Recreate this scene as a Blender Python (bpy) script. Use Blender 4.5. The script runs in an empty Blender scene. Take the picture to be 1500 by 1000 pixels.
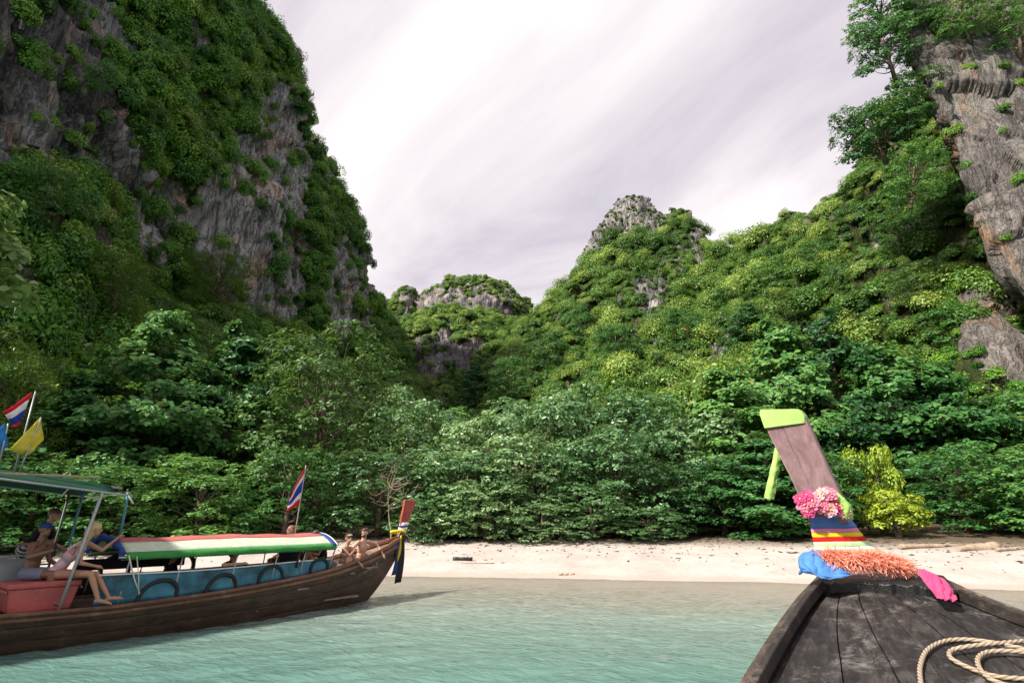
import bpy, bmesh, math, random
import numpy as np
from mathutils import Vector, Matrix, Euler

S = bpy.context.scene
COL = S.collection
R = math.radians

# ------------------------------------------------------------------ camera, sky, sun, exposure
FPX = 833.0                      # focal length in pixels of a 1500 px wide picture (20 mm lens)
CAM = Vector((0.0, 0.0, 2.0))
PITCH = math.atan2(255.0, FPX)
cam_data = bpy.data.cameras.new('camera')
cam = bpy.data.objects.new('camera', cam_data)
COL.objects.link(cam)
cam_data.sensor_width = 36.0
cam_data.lens = 36.0 * FPX / 1500.0
cam_data.clip_start = 0.05
cam_data.clip_end = 5000
cam.location = CAM
cam.rotation_euler = (math.pi / 2 + PITCH, 0, 0)
S.camera = cam

SUN_DIR = Vector((-0.60, -0.46, 0.66)).normalized()     # towards the sun
SUN_EL = math.asin(SUN_DIR.z)
SUN_AZ = math.atan2(SUN_DIR.x, SUN_DIR.y)
world = bpy.data.worlds.new('World')
S.world = world
world.use_nodes = True
wn, wl = world.node_tree.nodes, world.node_tree.links
wn.clear()
w_out = wn.new('ShaderNodeOutputWorld')
w_bg = wn.new('ShaderNodeBackground')
w_bg.inputs['Strength'].default_value = 0.060
sky = wn.new('ShaderNodeTexSky')
sky.sky_type = 'NISHITA'
sky.sun_disc = False
sky.sun_elevation = SUN_EL
sky.sun_rotation = SUN_AZ
tc = wn.new('ShaderNodeTexCoord')
sep = wn.new('ShaderNodeSeparateXYZ')
wl.new(tc.outputs['Generated'], sep.inputs[0])
zc = wn.new('ShaderNodeMath'); zc.operation = 'MAXIMUM'; zc.inputs[1].default_value = 0.0
wl.new(sep.outputs['Z'], zc.inputs[0])
za = wn.new('ShaderNodeMath'); za.operation = 'ADD'; za.inputs[1].default_value = 0.22
wl.new(zc.outputs[0], za.inputs[0])
dv = wn.new('ShaderNodeVectorMath'); dv.operation = 'DIVIDE'
cz = wn.new('ShaderNodeCombineXYZ')
for i in range(3):
    wl.new(za.outputs[0], cz.inputs[i])
wl.new(tc.outputs['Generated'], dv.inputs[0])
wl.new(cz.outputs[0], dv.inputs[1])
mp = wn.new('ShaderNodeMapping')
mp.inputs['Scale'].default_value = (0.75, 1.35, 0.0)
mp.inputs['Location'].default_value = (3.3, 1.15, 0.0)
mr = wn.new('ShaderNodeMapping'); mr.inputs['Rotation'].default_value = (0, 0, R(36))     # cloud streaks run diagonally
wl.new(dv.outputs[0], mr.inputs[0]); wl.new(mr.outputs[0], mp.inputs[0])
n1 = wn.new('ShaderNodeTexNoise')
n1.inputs['Scale'].default_value = 1.15
n1.inputs['Detail'].default_value = 10
n1.inputs['Roughness'].default_value = 0.57
n1.inputs['Distortion'].default_value = 0.5
wl.new(mp.outputs[0], n1.inputs['Vector'])
cr = wn.new('ShaderNodeValToRGB')
el = cr.color_ramp.elements
el[0].position = 0.38; el[0].color = (5.9, 5.55, 6.4, 1)
el[1].position = 0.63; el[1].color = (10.3, 9.75, 9.75, 1)
e = cr.color_ramp.elements.new(0.46); e.color = (7.5, 6.85, 7.4, 1)
e = cr.color_ramp.elements.new(0.54); e.color = (8.8, 8.2, 8.5, 1)
wl.new(n1.outputs['Fac'], cr.inputs[0])
mx = wn.new('ShaderNodeMix'); mx.data_type = 'RGBA'
mx.inputs['Factor'].default_value = 0.93              # a closed cloud deck, a little blue shining through
wl.new(sky.outputs[0], mx.inputs['A'])
wl.new(cr.outputs[0], mx.inputs['B'])
wl.new(mx.outputs['Result'], w_bg.inputs['Color'])
wl.new(w_bg.outputs[0], w_out.inputs['Surface'])

sun_data = bpy.data.lights.new('sun', 'SUN')
sun_data.energy = 4.9
sun_data.angle = R(4)
sun_data.color = (1.0, 0.93, 0.80)
sun = bpy.data.objects.new('sun', sun_data)
COL.objects.link(sun)
sun.location = (-30, -30, 90)
sun.rotation_euler = (-SUN_DIR).to_track_quat('-Z', 'Y').to_euler()

vs = S.view_settings
vs.view_transform = 'Standard'
vs.look = 'None'
vs.exposure = 0.92
vs.gamma = 1.0
vs.use_curve_mapping = False
S.render.engine = 'CYCLES'
cy = S.cycles
cy.max_bounces = 7
cy.diffuse_bounces = 3
cy.glossy_bounces = 3
cy.transmission_bounces = 4
cy.transparent_max_bounces = 8
cy.caustics_reflective = False
cy.caustics_refractive = False
cy.use_denoising = True
try:
    cy.denoiser = 'OPENIMAGEDENOISE'
except Exception:
    pass

# ------------------------------------------------------------------ helpers
CP, SP = math.cos(PITCH), math.sin(PITCH)

def P(px, py, Y):
    """world point at depth Y (metres along +Y) seen at photograph pixel px, py"""
    a = (px - 750.0) / FPX
    b = (500.0 - py) / FPX
    k = Y / (CP - b * SP)
    return (a * k, Y, CAM.z + (SP + b * CP) * k)

def pix(p):
    """photograph pixels of world points, (n,3) -> (n,2)"""
    p = np.asarray(p, float)
    d = p - np.array(CAM)
    f = d[:, 1] * CP + d[:, 2] * SP
    u = -d[:, 1] * SP + d[:, 2] * CP
    f = np.where(f < 0.1, 0.1, f)
    return np.stack([750 + FPX * d[:, 0] / f, 500 - FPX * u / f], 1)

_rng = np.random.RandomState(11)
_perm = np.concatenate([_rng.permutation(256)] * 3)
_grad = _rng.normal(size=(256, 3)); _grad /= np.linalg.norm(_grad, axis=1)[:, None]

def noise3(p):
    p = np.asarray(p, float)
    i = np.floor(p).astype(int)
    f = p - i
    i &= 255
    w = f * f * f * (f * (f * 6 - 15) + 10)
    out = 0
    for dx in (0, 1):
        for dy in (0, 1):
            for dz in (0, 1):
                h = _perm[_perm[_perm[(i[:, 0] + dx) & 255] + ((i[:, 1] + dy) & 255)] + ((i[:, 2] + dz) & 255)]
                g = _grad[h]
                dd = g[:, 0] * (f[:, 0] - dx) + g[:, 1] * (f[:, 1] - dy) + g[:, 2] * (f[:, 2] - dz)
                ww = (w[:, 0] if dx else 1 - w[:, 0]) * (w[:, 1] if dy else 1 - w[:, 1]) * (w[:, 2] if dz else 1 - w[:, 2])
                out = out + dd * ww
    return out * 1.5

def fbm(p, oct=4, gain=0.5, ridged=False):
    p = np.asarray(p, float)
    s, a = 0, 1.0
    for k in range(oct):
        n = noise3(p * (2.03 ** k) + 17.3 * k)
        s = s + a * ((1 - 2 * np.abs(n)) if ridged else n)
        a *= gain
    return s

def tag(o, label=None, cat=None, group=None, kind=None):
    if label: o['label'] = label
    if cat: o['category'] = cat
    if group: o['group'] = group
    if kind: o['kind'] = kind
    return o

def empty(name, loc=(0, 0, 0), rz=0.0):
    o = bpy.data.objects.new(name, None)
    o.empty_display_size = 0.2
    COL.objects.link(o)
    o.location = loc
    o.rotation_euler = (0, 0, rz)
    return o

def link_mesh(name, me, mat=None, parent=None):
    o = bpy.data.objects.new(name, me)
    COL.objects.link(o)
    if mat is not None and not me.materials:
        for m in (mat if isinstance(mat, (list, tuple)) else [mat]):
            me.materials.append(m)
    if parent is not None:
        o.parent = parent
    return o

def np_mesh(name, V, F, smooth=True):
    """mesh from arrays; F is (n,k) with one k"""
    V = np.asarray(V, np.float32); F = np.asarray(F, np.int32)
    me = bpy.data.meshes.new(name)
    n, k = F.shape
    me.vertices.add(len(V)); me.vertices.foreach_set('co', V.ravel())
    me.loops.add(n * k); me.loops.foreach_set('vertex_index', F.ravel())
    me.polygons.add(n)
    me.polygons.foreach_set('loop_start', np.arange(0, n * k, k, dtype=np.int32))
    me.polygons.foreach_set('loop_total', np.full(n, k, np.int32))
    if smooth:
        me.polygons.foreach_set('use_smooth', np.ones(n, bool))
    me.update(calc_edges=True)
    me.validate()
    return me

def grid_faces(nu, nv, off=0, closed_u=False):
    """quads of a (nv, nu) vertex grid stored row by row"""
    uu = nu if closed_u else nu - 1
    i, j = np.meshgrid(np.arange(uu), np.arange(nv - 1))
    i, j = i.ravel(), j.ravel()
    i1 = (i + 1) % nu
    return np.stack([j * nu + i, j * nu + i1, (j + 1) * nu + i1, (j + 1) * nu + i], 1) + off

class MB:
    """collects shapes for ONE mesh"""
    def __init__(self):
        self.bm = bmesh.new()
    def box(self, lo, hi, mat=None):
        x0, y0, z0 = lo; x1, y1, z1 = hi
        v = [self.bm.verts.new(p) for p in ((x0, y0, z0), (x1, y0, z0), (x1, y1, z0), (x0, y1, z0), (x0, y0, z1), (x1, y0, z1), (x1, y1, z1), (x0, y1, z1))]
        for f in ((0, 3, 2, 1), (4, 5, 6, 7), (0, 1, 5, 4), (1, 2, 6, 5), (2, 3, 7, 6), (3, 0, 4, 7)):
            self.bm.faces.new([v[i] for i in f])
        if mat is not None:
            for q in v: q.co = mat @ q.co
        return self
    def tube(self, pts, rad, n=8, cap=True):
        pts = [Vector(p) for p in pts]
        m = len(pts)
        rad = rad if isinstance(rad, (list, tuple)) else [rad] * m
        rings = []
        up = None
        for k, p in enumerate(pts):
            t = (pts[min(k + 1, m - 1)] - pts[max(k - 1, 0)])
            if t.length < 1e-9: t = Vector((0, 0, 1))
            t.normalize()
            if up is None:
                up = Vector((0, 0, 1)) if abs(t.z) < 0.9 else Vector((1, 0, 0))
            s = t.cross(up)
            if s.length < 1e-6: s = t.orthogonal()
            s.normalize(); up = s.cross(t).normalized()
            rings.append([self.bm.verts.new(p + (s * math.cos(2 * math.pi * q / n) + up * math.sin(2 * math.pi * q / n)) * rad[k]) for q in range(n)])
        for k in range(m - 1):
            for q in range(n):
                self.bm.faces.new((rings[k][q], rings[k][(q + 1) % n], rings[k + 1][(q + 1) % n], rings[k + 1][q])).smooth = True
        if cap:
            self.bm.faces.new(list(reversed(rings[0]))); self.bm.faces.new(rings[-1])
        return self
    def strip(self, rows, closed=False, smooth=True):
        """loft through rows of points (all the same length)"""
        vr = [[self.bm.verts.new(p) for p in r] for r in rows]
        n = len(vr[0])
        for a, b in zip(vr, vr[1:]):
            for q in range(n if closed else n - 1):
                try: self.bm.faces.new((a[q], a[(q + 1) % n], b[(q + 1) % n], b[q])).smooth = smooth
                except ValueError: pass
        return vr
    def fan(self, ring):
        self.bm.faces.new([self.bm.verts.new(p) for p in ring])
    def ball(self, c, r, seg=10, rings=7):
        r = r if isinstance(r, (tuple, list)) else (r, r, r)
        mt = Matrix.Translation(Vector(c)) @ Matrix.Diagonal((r[0], r[1], r[2], 1))
        res = bmesh.ops.create_uvsphere(self.bm, u_segments=seg, v_segments=rings, radius=1, matrix=mt)
        for v in res['verts']:
            for f in v.link_faces: f.smooth = True
        return self
    def build(self, name, mat=None, parent=None, bevel=0.0, thick=0.0, tag_smooth=None):
        bmesh.ops.remove_doubles(self.bm, verts=self.bm.verts, dist=1e-6)
        bmesh.ops.recalc_face_normals(self.bm, faces=self.bm.faces)
        me = bpy.data.meshes.new(name)
        self.bm.to_mesh(me); self.bm.free()
        o = link_mesh(name, me, mat, parent)
        if thick:
            m = o.modifiers.new('solid', 'SOLIDIFY'); m.thickness = thick; m.offset = 0
        if bevel:
            m = o.modifiers.new('bevel', 'BEVEL'); m.width = bevel; m.segments = 2; m.limit_method = 'ANGLE'; m.angle_limit = R(40)
        return o

# ------------------------------------------------------------------ materials
def nodes_of(name):
    m = bpy.data.materials.new(name); m.use_nodes = True
    nt = m.node_tree; nt.nodes.clear()
    o = nt.nodes.new('ShaderNodeOutputMaterial')
    return m, nt, o

def N(nt, kind, **kw):
    n = nt.nodes.new(kind)
    for k, v in kw.items():
        if k in n.inputs: n.inputs[k].default_value = v
        else: setattr(n, k, v)
    return n

def ramp(nt, src, stops):
    r = nt.nodes.new('ShaderNodeValToRGB')
    e = r.color_ramp.elements
    for k, (p, c) in enumerate(stops):
        c = tuple(c) + (1,) if len(c) == 3 else c
        if k < 2: e[k].position = p; e[k].color = c
        else:
            q = e.new(p); q.color = c
    if src is not None: nt.links.new(src, r.inputs[0])
    return r

def mixc(nt, a, b, f, mode='MIX'):
    m = nt.nodes.new('ShaderNodeMix'); m.data_type = 'RGBA'; m.blend_type = mode
    for s, v in (('A', a), ('B', b)):
        if hasattr(v, 'links'): nt.links.new(v, m.inputs[s])
        else: m.inputs[s].default_value = tuple(v) + (1,) if len(v) == 3 else v
    if hasattr(f, 'links'): nt.links.new(f, m.inputs['Factor'])
    else: m.inputs['Factor'].default_value = f
    return m.outputs['Result']

def mathn(nt, op, a, b=None):
    m = nt.nodes.new('ShaderNodeMath'); m.operation = op
    for k, v in enumerate((a, b)):
        if v is None: continue
        if hasattr(v, 'links'): nt.links.new(v, m.inputs[k])
        else: m.inputs[k].default_value = v
    return m.outputs[0]

def coords(nt, scale=(1, 1, 1), kind='Object', rot=(0, 0, 0)):
    t = nt.nodes.new('ShaderNodeTexCoord')
    m = nt.nodes.new('ShaderNodeMapping')
    m.inputs['Scale'].default_value = scale
    m.inputs['Rotation'].default_value = rot
    nt.links.new(t.outputs[kind], m.inputs[0])
    return m.outputs[0]

def noise(nt, vec, scale, detail=4, rough=0.55, dist=0.0):
    n = N(nt, 'ShaderNodeTexNoise')
    n.inputs['Scale'].default_value = scale; n.inputs['Detail'].default_value = detail
    n.inputs['Roughness'].default_value = rough; n.inputs['Distortion'].default_value = dist
    if vec is not None: nt.links.new(vec, n.inputs['Vector'])
    return n.outputs['Fac']

def bump(nt, h, strength=0.3, dist=0.02):
    b = nt.nodes.new('ShaderNodeBump')
    b.inputs['Strength'].default_value = strength; b.inputs['Distance'].default_value = dist
    nt.links.new(h, b.inputs['Height'])
    return b.outputs[0]

def simple(name, col, rough=0.6, var=0.18, scale=6.0, bumps=0.15, metal=0.0, spec=0.4, stretch=(1, 1, 1), trans=0.0):
    m, nt, o = nodes_of(name)
    p = N(nt, 'ShaderNodeBsdfPrincipled')
    v = coords(nt, stretch)
    f = noise(nt, v, scale, 5, 0.6)
    dark = tuple(c * (1 - var) for c in col); lite = tuple(min(1, c * (1 + var)) for c in col)
    r = ramp(nt, f, [(0.3, dark), (0.7, lite)])
    nt.links.new(r.outputs[0], p.inputs['Base Color'])
    p.inputs['Roughness'].default_value = rough
    p.inputs['Metallic'].default_value = metal
    p.inputs['Specular IOR Level'].default_value = spec
    if bumps:
        nt.links.new(bump(nt, noise(nt, v, scale * 5, 4), bumps, 0.01), p.inputs['Normal'])
    if trans:
        t = N(nt, 'ShaderNodeBsdfTranslucent'); nt.links.new(r.outputs[0], t.inputs['Color'])
        x = N(nt, 'ShaderNodeMixShader'); x.inputs[0].default_value = trans
        nt.links.new(p.outputs[0], x.inputs[1]); nt.links.new(t.outputs[0], x.inputs[2])
        nt.links.new(x.outputs[0], o.inputs[0])
    else:
        nt.links.new(p.outputs[0], o.inputs[0])
    return m

def leaf_mat(name, dark, mid, lite, trans=0.33, rough=0.42, spec=0.35, old=0.0, glow=(0.30, 0.42, 0.05)):
    """foliage: colour varies from leaf to leaf, plant to plant and over the slope"""
    m, nt, o = nodes_of(name)
    p = N(nt, 'ShaderNodeBsdfPrincipled')
    oi = N(nt, 'ShaderNodeObjectInfo')
    ge = N(nt, 'ShaderNodeNewGeometry')
    big = noise(nt, ge.outputs['Position'], 0.13, 3, 0.6)
    a = mathn(nt, 'MULTIPLY', oi.outputs['Random'], 0.42)
    b = mathn(nt, 'MULTIPLY', ge.outputs['Random Per Island'], 0.34)
    c = mathn(nt, 'MULTIPLY', big, 0.62)
    s = mathn(nt, 'ADD', mathn(nt, 'ADD', a, b), c)
    r = ramp(nt, s, [(0.34, tuple(c * 0.6 for c in dark)), (0.96, lite), (0.64, mid)])
    colr = r.outputs[0]
    if old:
        k = mathn(nt, 'GREATER_THAN', ge.outputs['Random Per Island'], 1 - old)
        colr = mixc(nt, colr, (0.30, 0.19, 0.04), k)
    nt.links.new(colr, p.inputs['Base Color'])
    p.inputs['Roughness'].default_value = rough
    p.inputs['Specular IOR Level'].default_value = spec
    t = N(nt, 'ShaderNodeBsdfTranslucent')
    nt.links.new(mixc(nt, colr, glow, 0.30), t.inputs['Color'])
    x = N(nt, 'ShaderNodeMixShader'); x.inputs[0].default_value = trans
    nt.links.new(p.outputs[0], x.inputs[1]); nt.links.new(t.outputs[0], x.inputs[2])
    nt.links.new(x.outputs[0], o.inputs[0])
    return m

M = {}
M['leaf_hill'] = leaf_mat('hill foliage', (0.022, 0.085, 0.016), (0.078, 0.195, 0.030), (0.31, 0.40, 0.085))
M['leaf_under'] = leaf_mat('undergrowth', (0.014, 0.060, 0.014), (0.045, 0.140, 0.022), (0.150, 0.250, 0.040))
M['leaf_cliff'] = leaf_mat('cliff foliage', (0.014, 0.085, 0.014), (0.065, 0.220, 0.022), (0.220, 0.380, 0.045))
M['leaf_dark'] = leaf_mat('dark beach tree leaf', (0.016, 0.080, 0.026), (0.050, 0.175, 0.046), (0.150, 0.310, 0.075), old=0.004)
M['leaf_pale'] = leaf_mat('pale beach tree leaf', (0.050, 0.125, 0.035), (0.115, 0.230, 0.065), (0.230, 0.350, 0.120))
M['leaf_grey'] = leaf_mat('grey green thicket leaf', (0.032, 0.115, 0.040), (0.100, 0.235, 0.085), (0.270, 0.400, 0.185), rough=0.32, spec=0.75, old=0.003)
M['leaf_lime'] = leaf_mat('lime shrub leaf', (0.08, 0.18, 0.02), (0.22, 0.34, 0.03), (0.42, 0.50, 0.055))
M['leaf_feather'] = leaf_mat('feathery bamboo leaf', (0.030, 0.090, 0.014), (0.075, 0.160, 0.022), (0.160, 0.240, 0.035))
M['bark'] = simple('bark', (0.10, 0.075, 0.055), 0.85, 0.4, 5, 0.5, stretch=(1, 1, 0.3))
M['dead_wood'] = simple('dead wood', (0.30, 0.23, 0.17), 0.85, 0.3, 7, 0.4, stretch=(1, 1, 0.3))

def rock_mat(name, dark, mid, lite, stain, stain_amt=0.5, scale=1.0, lines=0.6, streak=0.55, st0=0.54):
    m, nt, o = nodes_of(name)
    p = N(nt, 'ShaderNodeBsdfPrincipled')
    v = coords(nt, (0.34 * scale, 0.34 * scale, 0.075 * scale))       # weathering runs down the face
    v2 = coords(nt, (0.11 * scale, 0.11 * scale, 0.05 * scale))
    v3 = coords(nt, (scale, scale, scale * 0.6))
    f = noise(nt, v, 1.3, 9, 0.66, 0.5)
    g = noise(nt, v3, 0.8, 8, 0.7, 0.3)
    s = mathn(nt, 'ADD', mathn(nt, 'MULTIPLY', f, 0.62), mathn(nt, 'MULTIPLY', g, 0.38))
    r = ramp(nt, s, [(0.34, dark), (0.66, lite), (0.50, mid)])
    st = ramp(nt, noise(nt, v2, 1.9, 6, 0.62, 0.9), [(st0, (0, 0, 0)), (st0 + 0.12, (1, 1, 1))])
    k = mathn(nt, 'MULTIPLY', st.outputs[0], stain_amt)
    c = mixc(nt, r.outputs[0], stain, k)
    st2 = ramp(nt, noise(nt, v, 0.9, 6, 0.7, 0.4), [(0.47, (1, 1, 1)), (0.58, (0.26, 0.26, 0.28))])   # black water streaks
    c = mixc(nt, c, st2.outputs[0], streak, 'MULTIPLY')
    vo = N(nt, 'ShaderNodeTexVoronoi', feature='DISTANCE_TO_EDGE')
    vo.inputs['Scale'].default_value = 0.55
    wv = coords(nt, (scale, scale, scale * 0.55))
    wn_ = N(nt, 'ShaderNodeTexNoise'); wn_.inputs['Scale'].default_value = 0.5; wn_.inputs['Detail'].default_value = 5
    nt.links.new(wv, wn_.inputs['Vector'])
    wv2 = N(nt, 'ShaderNodeVectorMath', operation='MULTIPLY_ADD'); wv2.inputs[1].default_value = (3.6, 3.6, 3.6)
    nt.links.new(wn_.outputs['Color'], wv2.inputs[0]); nt.links.new(wv, wv2.inputs[2])
    nt.links.new(wv2.outputs[0], vo.inputs['Vector'])
    cr_ = ramp(nt, vo.outputs['Distance'], [(0.0, (0.25, 0.25, 0.25)), (0.05, (1, 1, 1))])
    c = mixc(nt, c, cr_.outputs[0], 0.22, 'MULTIPLY')
    v5 = coords(nt, (0.9 * scale, 0.9 * scale, 0.07 * scale))
    ln = mathn(nt, 'ABSOLUTE', mathn(nt, 'SUBTRACT', noise(nt, v5, 1.0, 5, 0.6, 1.2), 0.5))
    line = ramp(nt, ln, [(0.0, (0.18, 0.18, 0.19)), (0.035, (1, 1, 1))])          # dark fissures running down
    c = mixc(nt, c, line.outputs[0], lines, 'MULTIPLY')
    al = N(nt, 'ShaderNodeAttribute', attribute_name='painted_shade')       # deep shade of the overhang, painted into the rock colour
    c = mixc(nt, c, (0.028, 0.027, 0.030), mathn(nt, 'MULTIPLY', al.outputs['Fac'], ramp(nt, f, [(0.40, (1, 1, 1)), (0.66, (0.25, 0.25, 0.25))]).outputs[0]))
    ba = N(nt, 'ShaderNodeAttribute', attribute_name='bare')
    moss = ramp(nt, g, [(0.35, (0.020, 0.034, 0.010)), (0.65, (0.075, 0.085, 0.030))])
    c = mixc(nt, moss.outputs[0], c, ba.outputs['Fac'])
    nt.links.new(c, p.inputs['Base Color'])
    p.inputs['Roughness'].default_value = 0.92
    p.inputs['Specular IOR Level'].default_value = 0.15
    h = mathn(nt, 'ADD', mathn(nt, 'MULTIPLY', cr_.outputs[0], 0.18), mathn(nt, 'ADD', g, f))
    h = mathn(nt, 'ADD', h, mathn(nt, 'MULTIPLY', line.outputs[0], 0.55 * lines))
    nt.links.new(bump(nt, h, 1.0, 0.9 / scale), p.inputs['Normal'])
    nt.links.new(p.outputs[0], o.inputs[0])
    return m
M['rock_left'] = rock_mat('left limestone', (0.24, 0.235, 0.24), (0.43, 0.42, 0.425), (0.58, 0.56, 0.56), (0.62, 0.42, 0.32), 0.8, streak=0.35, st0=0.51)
M['rock_right'] = rock_mat('right limestone', (0.10, 0.09, 0.087), (0.215, 0.195, 0.185), (0.36, 0.325, 0.30), (0.40, 0.225, 0.12), 0.75, lines=0.3)
M['rock_far'] = rock_mat('far limestone', (0.16, 0.145, 0.15), (0.28, 0.26, 0.265), (0.42, 0.385, 0.38), (0.47, 0.35, 0.28), 0.5, 0.6)
M['earth'] = simple('jungle soil', (0.016, 0.018, 0.010), 0.95, 0.4, 1.5, 0.4, spec=0.1)
# ------------------------------------------------------------------ the lie of the land
SHORE_X = np.array([-200, -60, -20, -3, 3, 8, 13, 18, 25, 40, 200.])
SHORE_Y = np.array([27, 25, 22.2, 21.3, 20.6, 19.4, 17.6, 15.6, 13, 10, 8.])

def ground_z(x, y):
    x = np.asarray(x, float); y = np.asarray(y, float)
    q = np.stack([x * 0.16, y * 0.16, np.zeros_like(x)], -1).reshape(-1, 3)
    wob = fbm(q, 3).reshape(x.shape)
    d = y - np.interp(x, SHORE_X, SHORE_Y) + wob * 0.9
    up = np.where(d < 7, 0.125 * d, 0.875 + 0.06 * (d - 7))
    dn = np.where(d > -6, 0.065 * d, -0.39 + 0.085 * (d + 6))
    z = np.where(d > 0, up, np.maximum(dn, -3.2))
    q2 = np.stack([x * 1.1, y * 1.1, np.zeros_like(x) + 3], -1).reshape(-1, 3)
    z = z + fbm(q2, 3).reshape(x.shape) * 0.022 * np.clip((d - 0.6) / 1.5, 0, 1)
    return z

def sheet(xs, ys, zf):
    X, Y = np.meshgrid(xs, ys)
    Z = zf(X, Y)
    return np.stack([X.ravel(), Y.ravel(), Z.ravel()], 1), grid_faces(len(xs), len(ys))

def spaced(fine0, fine1, step, far0, far1, n):
    mid = np.arange(fine0, fine1 + 1e-6, step)
    a = fine0 - np.geomspace(step, fine0 - far0, n)[::-1]
    b = fine1 + np.geomspace(step, far1 - fine1, n)
    return np.concatenate([a, mid, b])

# sand, seabed and valley floor in one sheet
m, nt, o = nodes_of('sand')
p = N(nt, 'ShaderNodeBsdfPrincipled')
ge = N(nt, 'ShaderNodeNewGeometry')
sx = N(nt, 'ShaderNodeSeparateXYZ'); nt.links.new(ge.outputs['Position'], sx.inputs[0])
v = coords(nt, (1, 1, 1))
f1 = noise(nt, v, 0.7, 6, 0.62)
f2 = noise(nt, v, 7.0, 6, 0.7)
f3 = noise(nt, v, 60.0, 3, 0.6)
dry = ramp(nt, f1, [(0.3, (0.37, 0.320, 0.300)), (0.7, (0.49, 0.440, 0.418))])
c = mixc(nt, dry.outputs[0], ramp(nt, f2, [(0.30, (0.70, 0.66, 0.62)), (0.52, (1, 1, 1))]).outputs[0], 0.6, 'MULTIPLY')
c = mixc(nt, c, ramp(nt, f3, [(0.34, (0.62, 0.58, 0.55)), (0.44, (1, 1, 1))]).outputs[0], 0.55, 'MULTIPLY')
hz = mathn(nt, 'ADD', sx.outputs['Z'], mathn(nt, 'MULTIPLY', mathn(nt, 'SUBTRACT', f1, 0.5), 0.10))
wet = ramp(nt, hz, [(0.075, (1, 1, 1)), (0.135, (0, 0, 0))])
c = mixc(nt, c, (0.44, 0.355, 0.31), mathn(nt, 'MULTIPLY', wet.outputs[0], 0.62))
litter = ramp(nt, mathn(nt, 'ADD', sx.outputs['Z'], mathn(nt, 'MULTIPLY', mathn(nt, 'SUBTRACT', f2, 0.5), 0.55)), [(0.72, (0, 0, 0)), (0.98, (1, 1, 1))])
c = mixc(nt, c, (0.10, 0.075, 0.05), litter.outputs[0])
nt.links.new(c, p.inputs['Base Color'])
rr = N(nt, 'ShaderNodeMapRange'); nt.links.new(wet.outputs[0], rr.inputs[0]); rr.inputs[3].default_value = 0.95; rr.inputs[4].default_value = 0.38
nt.links.new(rr.outputs[0], p.inputs['Roughness'])
p.inputs['Specular IOR Level'].default_value = 0.3
nt.links.new(bump(nt, mathn(nt, 'ADD', f2, mathn(nt, 'MULTIPLY', f3, 0.25)), 0.5, 0.06), p.inputs['Normal'])
nt.links.new(p.outputs[0], o.inputs[0])
M['sand'] = m
xs = spaced(-26, 26, 0.2, -400, 400, 40)
ys = spaced(8, 30, 0.12, -400, 420, 40)
V_, F_ = sheet(xs, ys, ground_z)
ground = link_mesh('ground', np_mesh('ground', V_, F_), M['sand'])
tag(ground, 'pinkish white sand beach running down into the shallow seabed', 'beach', kind='structure')

# water
def wave_z(X, Y):
    q = np.stack([X.ravel(), Y.ravel(), np.zeros(X.size)], 1)
    th = R(24)
    u = (q[:, 0] * math.cos(th) + q[:, 1] * math.sin(th)); w_ = (-q[:, 0] * math.sin(th) + q[:, 1] * math.cos(th))
    a = np.stack([u * 0.33, w_ * 0.85, np.zeros(len(u))], 1)
    b = np.stack([u * 1.1 + 5, w_ * 2.3, np.zeros(len(u)) + 2], 1)
    c = np.stack([u * 2.9 + 9, w_ * 5.2, np.zeros(len(u)) + 4], 1)
    z = fbm(a, 2) * 0.040 + fbm(b, 2, ridged=True) * 0.018 + noise3(c) * 0.013
    depth = -ground_z(X, Y).ravel()
    k = np.clip(depth / 0.45, 0.10, 1)
    return (z * k).reshape(X.shape)
xs = spaced(-24, 20, 0.11, -900, 900, 34)
ys = spaced(1.5, 22, 0.075, -1500, 40, 34)
V_, F_ = sheet(xs, ys, wave_z)
wdepth = np.clip(-ground_z(V_[:, 0], V_[:, 1]), 0, 3).astype(np.float32)
wme = np_mesh('water', V_, F_)
at = wme.attributes.new('depth', 'FLOAT', 'POINT'); at.data.foreach_set('value', wdepth)
m, nt, o = nodes_of('sea water')
at = N(nt, 'ShaderNodeAttribute', attribute_name='depth')
v = coords(nt, (1, 1, 1), rot=(0, 0, R(24)))
vs_ = N(nt, 'ShaderNodeVectorMath', operation='MULTIPLY'); vs_.inputs[1].default_value = (0.45, 1, 1); nt.links.new(v, vs_.inputs[0])
r1 = noise(nt, vs_.outputs[0], 3.2, 5, 0.6, 0.6)
r2 = noise(nt, vs_.outputs[0], 11.0, 4, 0.6, 0.4)
silt = noise(nt, v, 0.22, 4, 0.6)
murk = ramp(nt, mathn(nt, 'ADD', at.outputs['Fac'], mathn(nt, 'MULTIPLY', mathn(nt, 'SUBTRACT', silt, 0.5), 0.18)),
            [(0.0, (0.50, 0.44, 0.37)), (1.0, (0.112, 0.220, 0.195)), (0.20, (0.39, 0.365, 0.315)), (0.48, (0.245, 0.305, 0.27))])
opac = ramp(nt, at.outputs['Fac'], [(0.0, (0.0, 0.0, 0.0)), (0.55, (0.9, 0.9, 0.9)), (0.12, (0.42, 0.42, 0.42))])
nb = bump(nt, mathn(nt, 'ADD', r1, mathn(nt, 'MULTIPLY', r2, 0.5)), 0.6, 0.07)
tr = N(nt, 'ShaderNodeBsdfTransparent'); tr.inputs['Color'].default_value = (0.86, 0.93, 0.88, 1)
df = N(nt, 'ShaderNodeBsdfDiffuse'); nt.links.new(murk.outputs[0], df.inputs['Color']); nt.links.new(nb, df.inputs['Normal'])
x1 = N(nt, 'ShaderNodeMixShader'); nt.links.new(opac.outputs[0], x1.inputs[0]); nt.links.new(tr.outputs[0], x1.inputs[1]); nt.links.new(df.outputs[0], x1.inputs[2])
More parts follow.
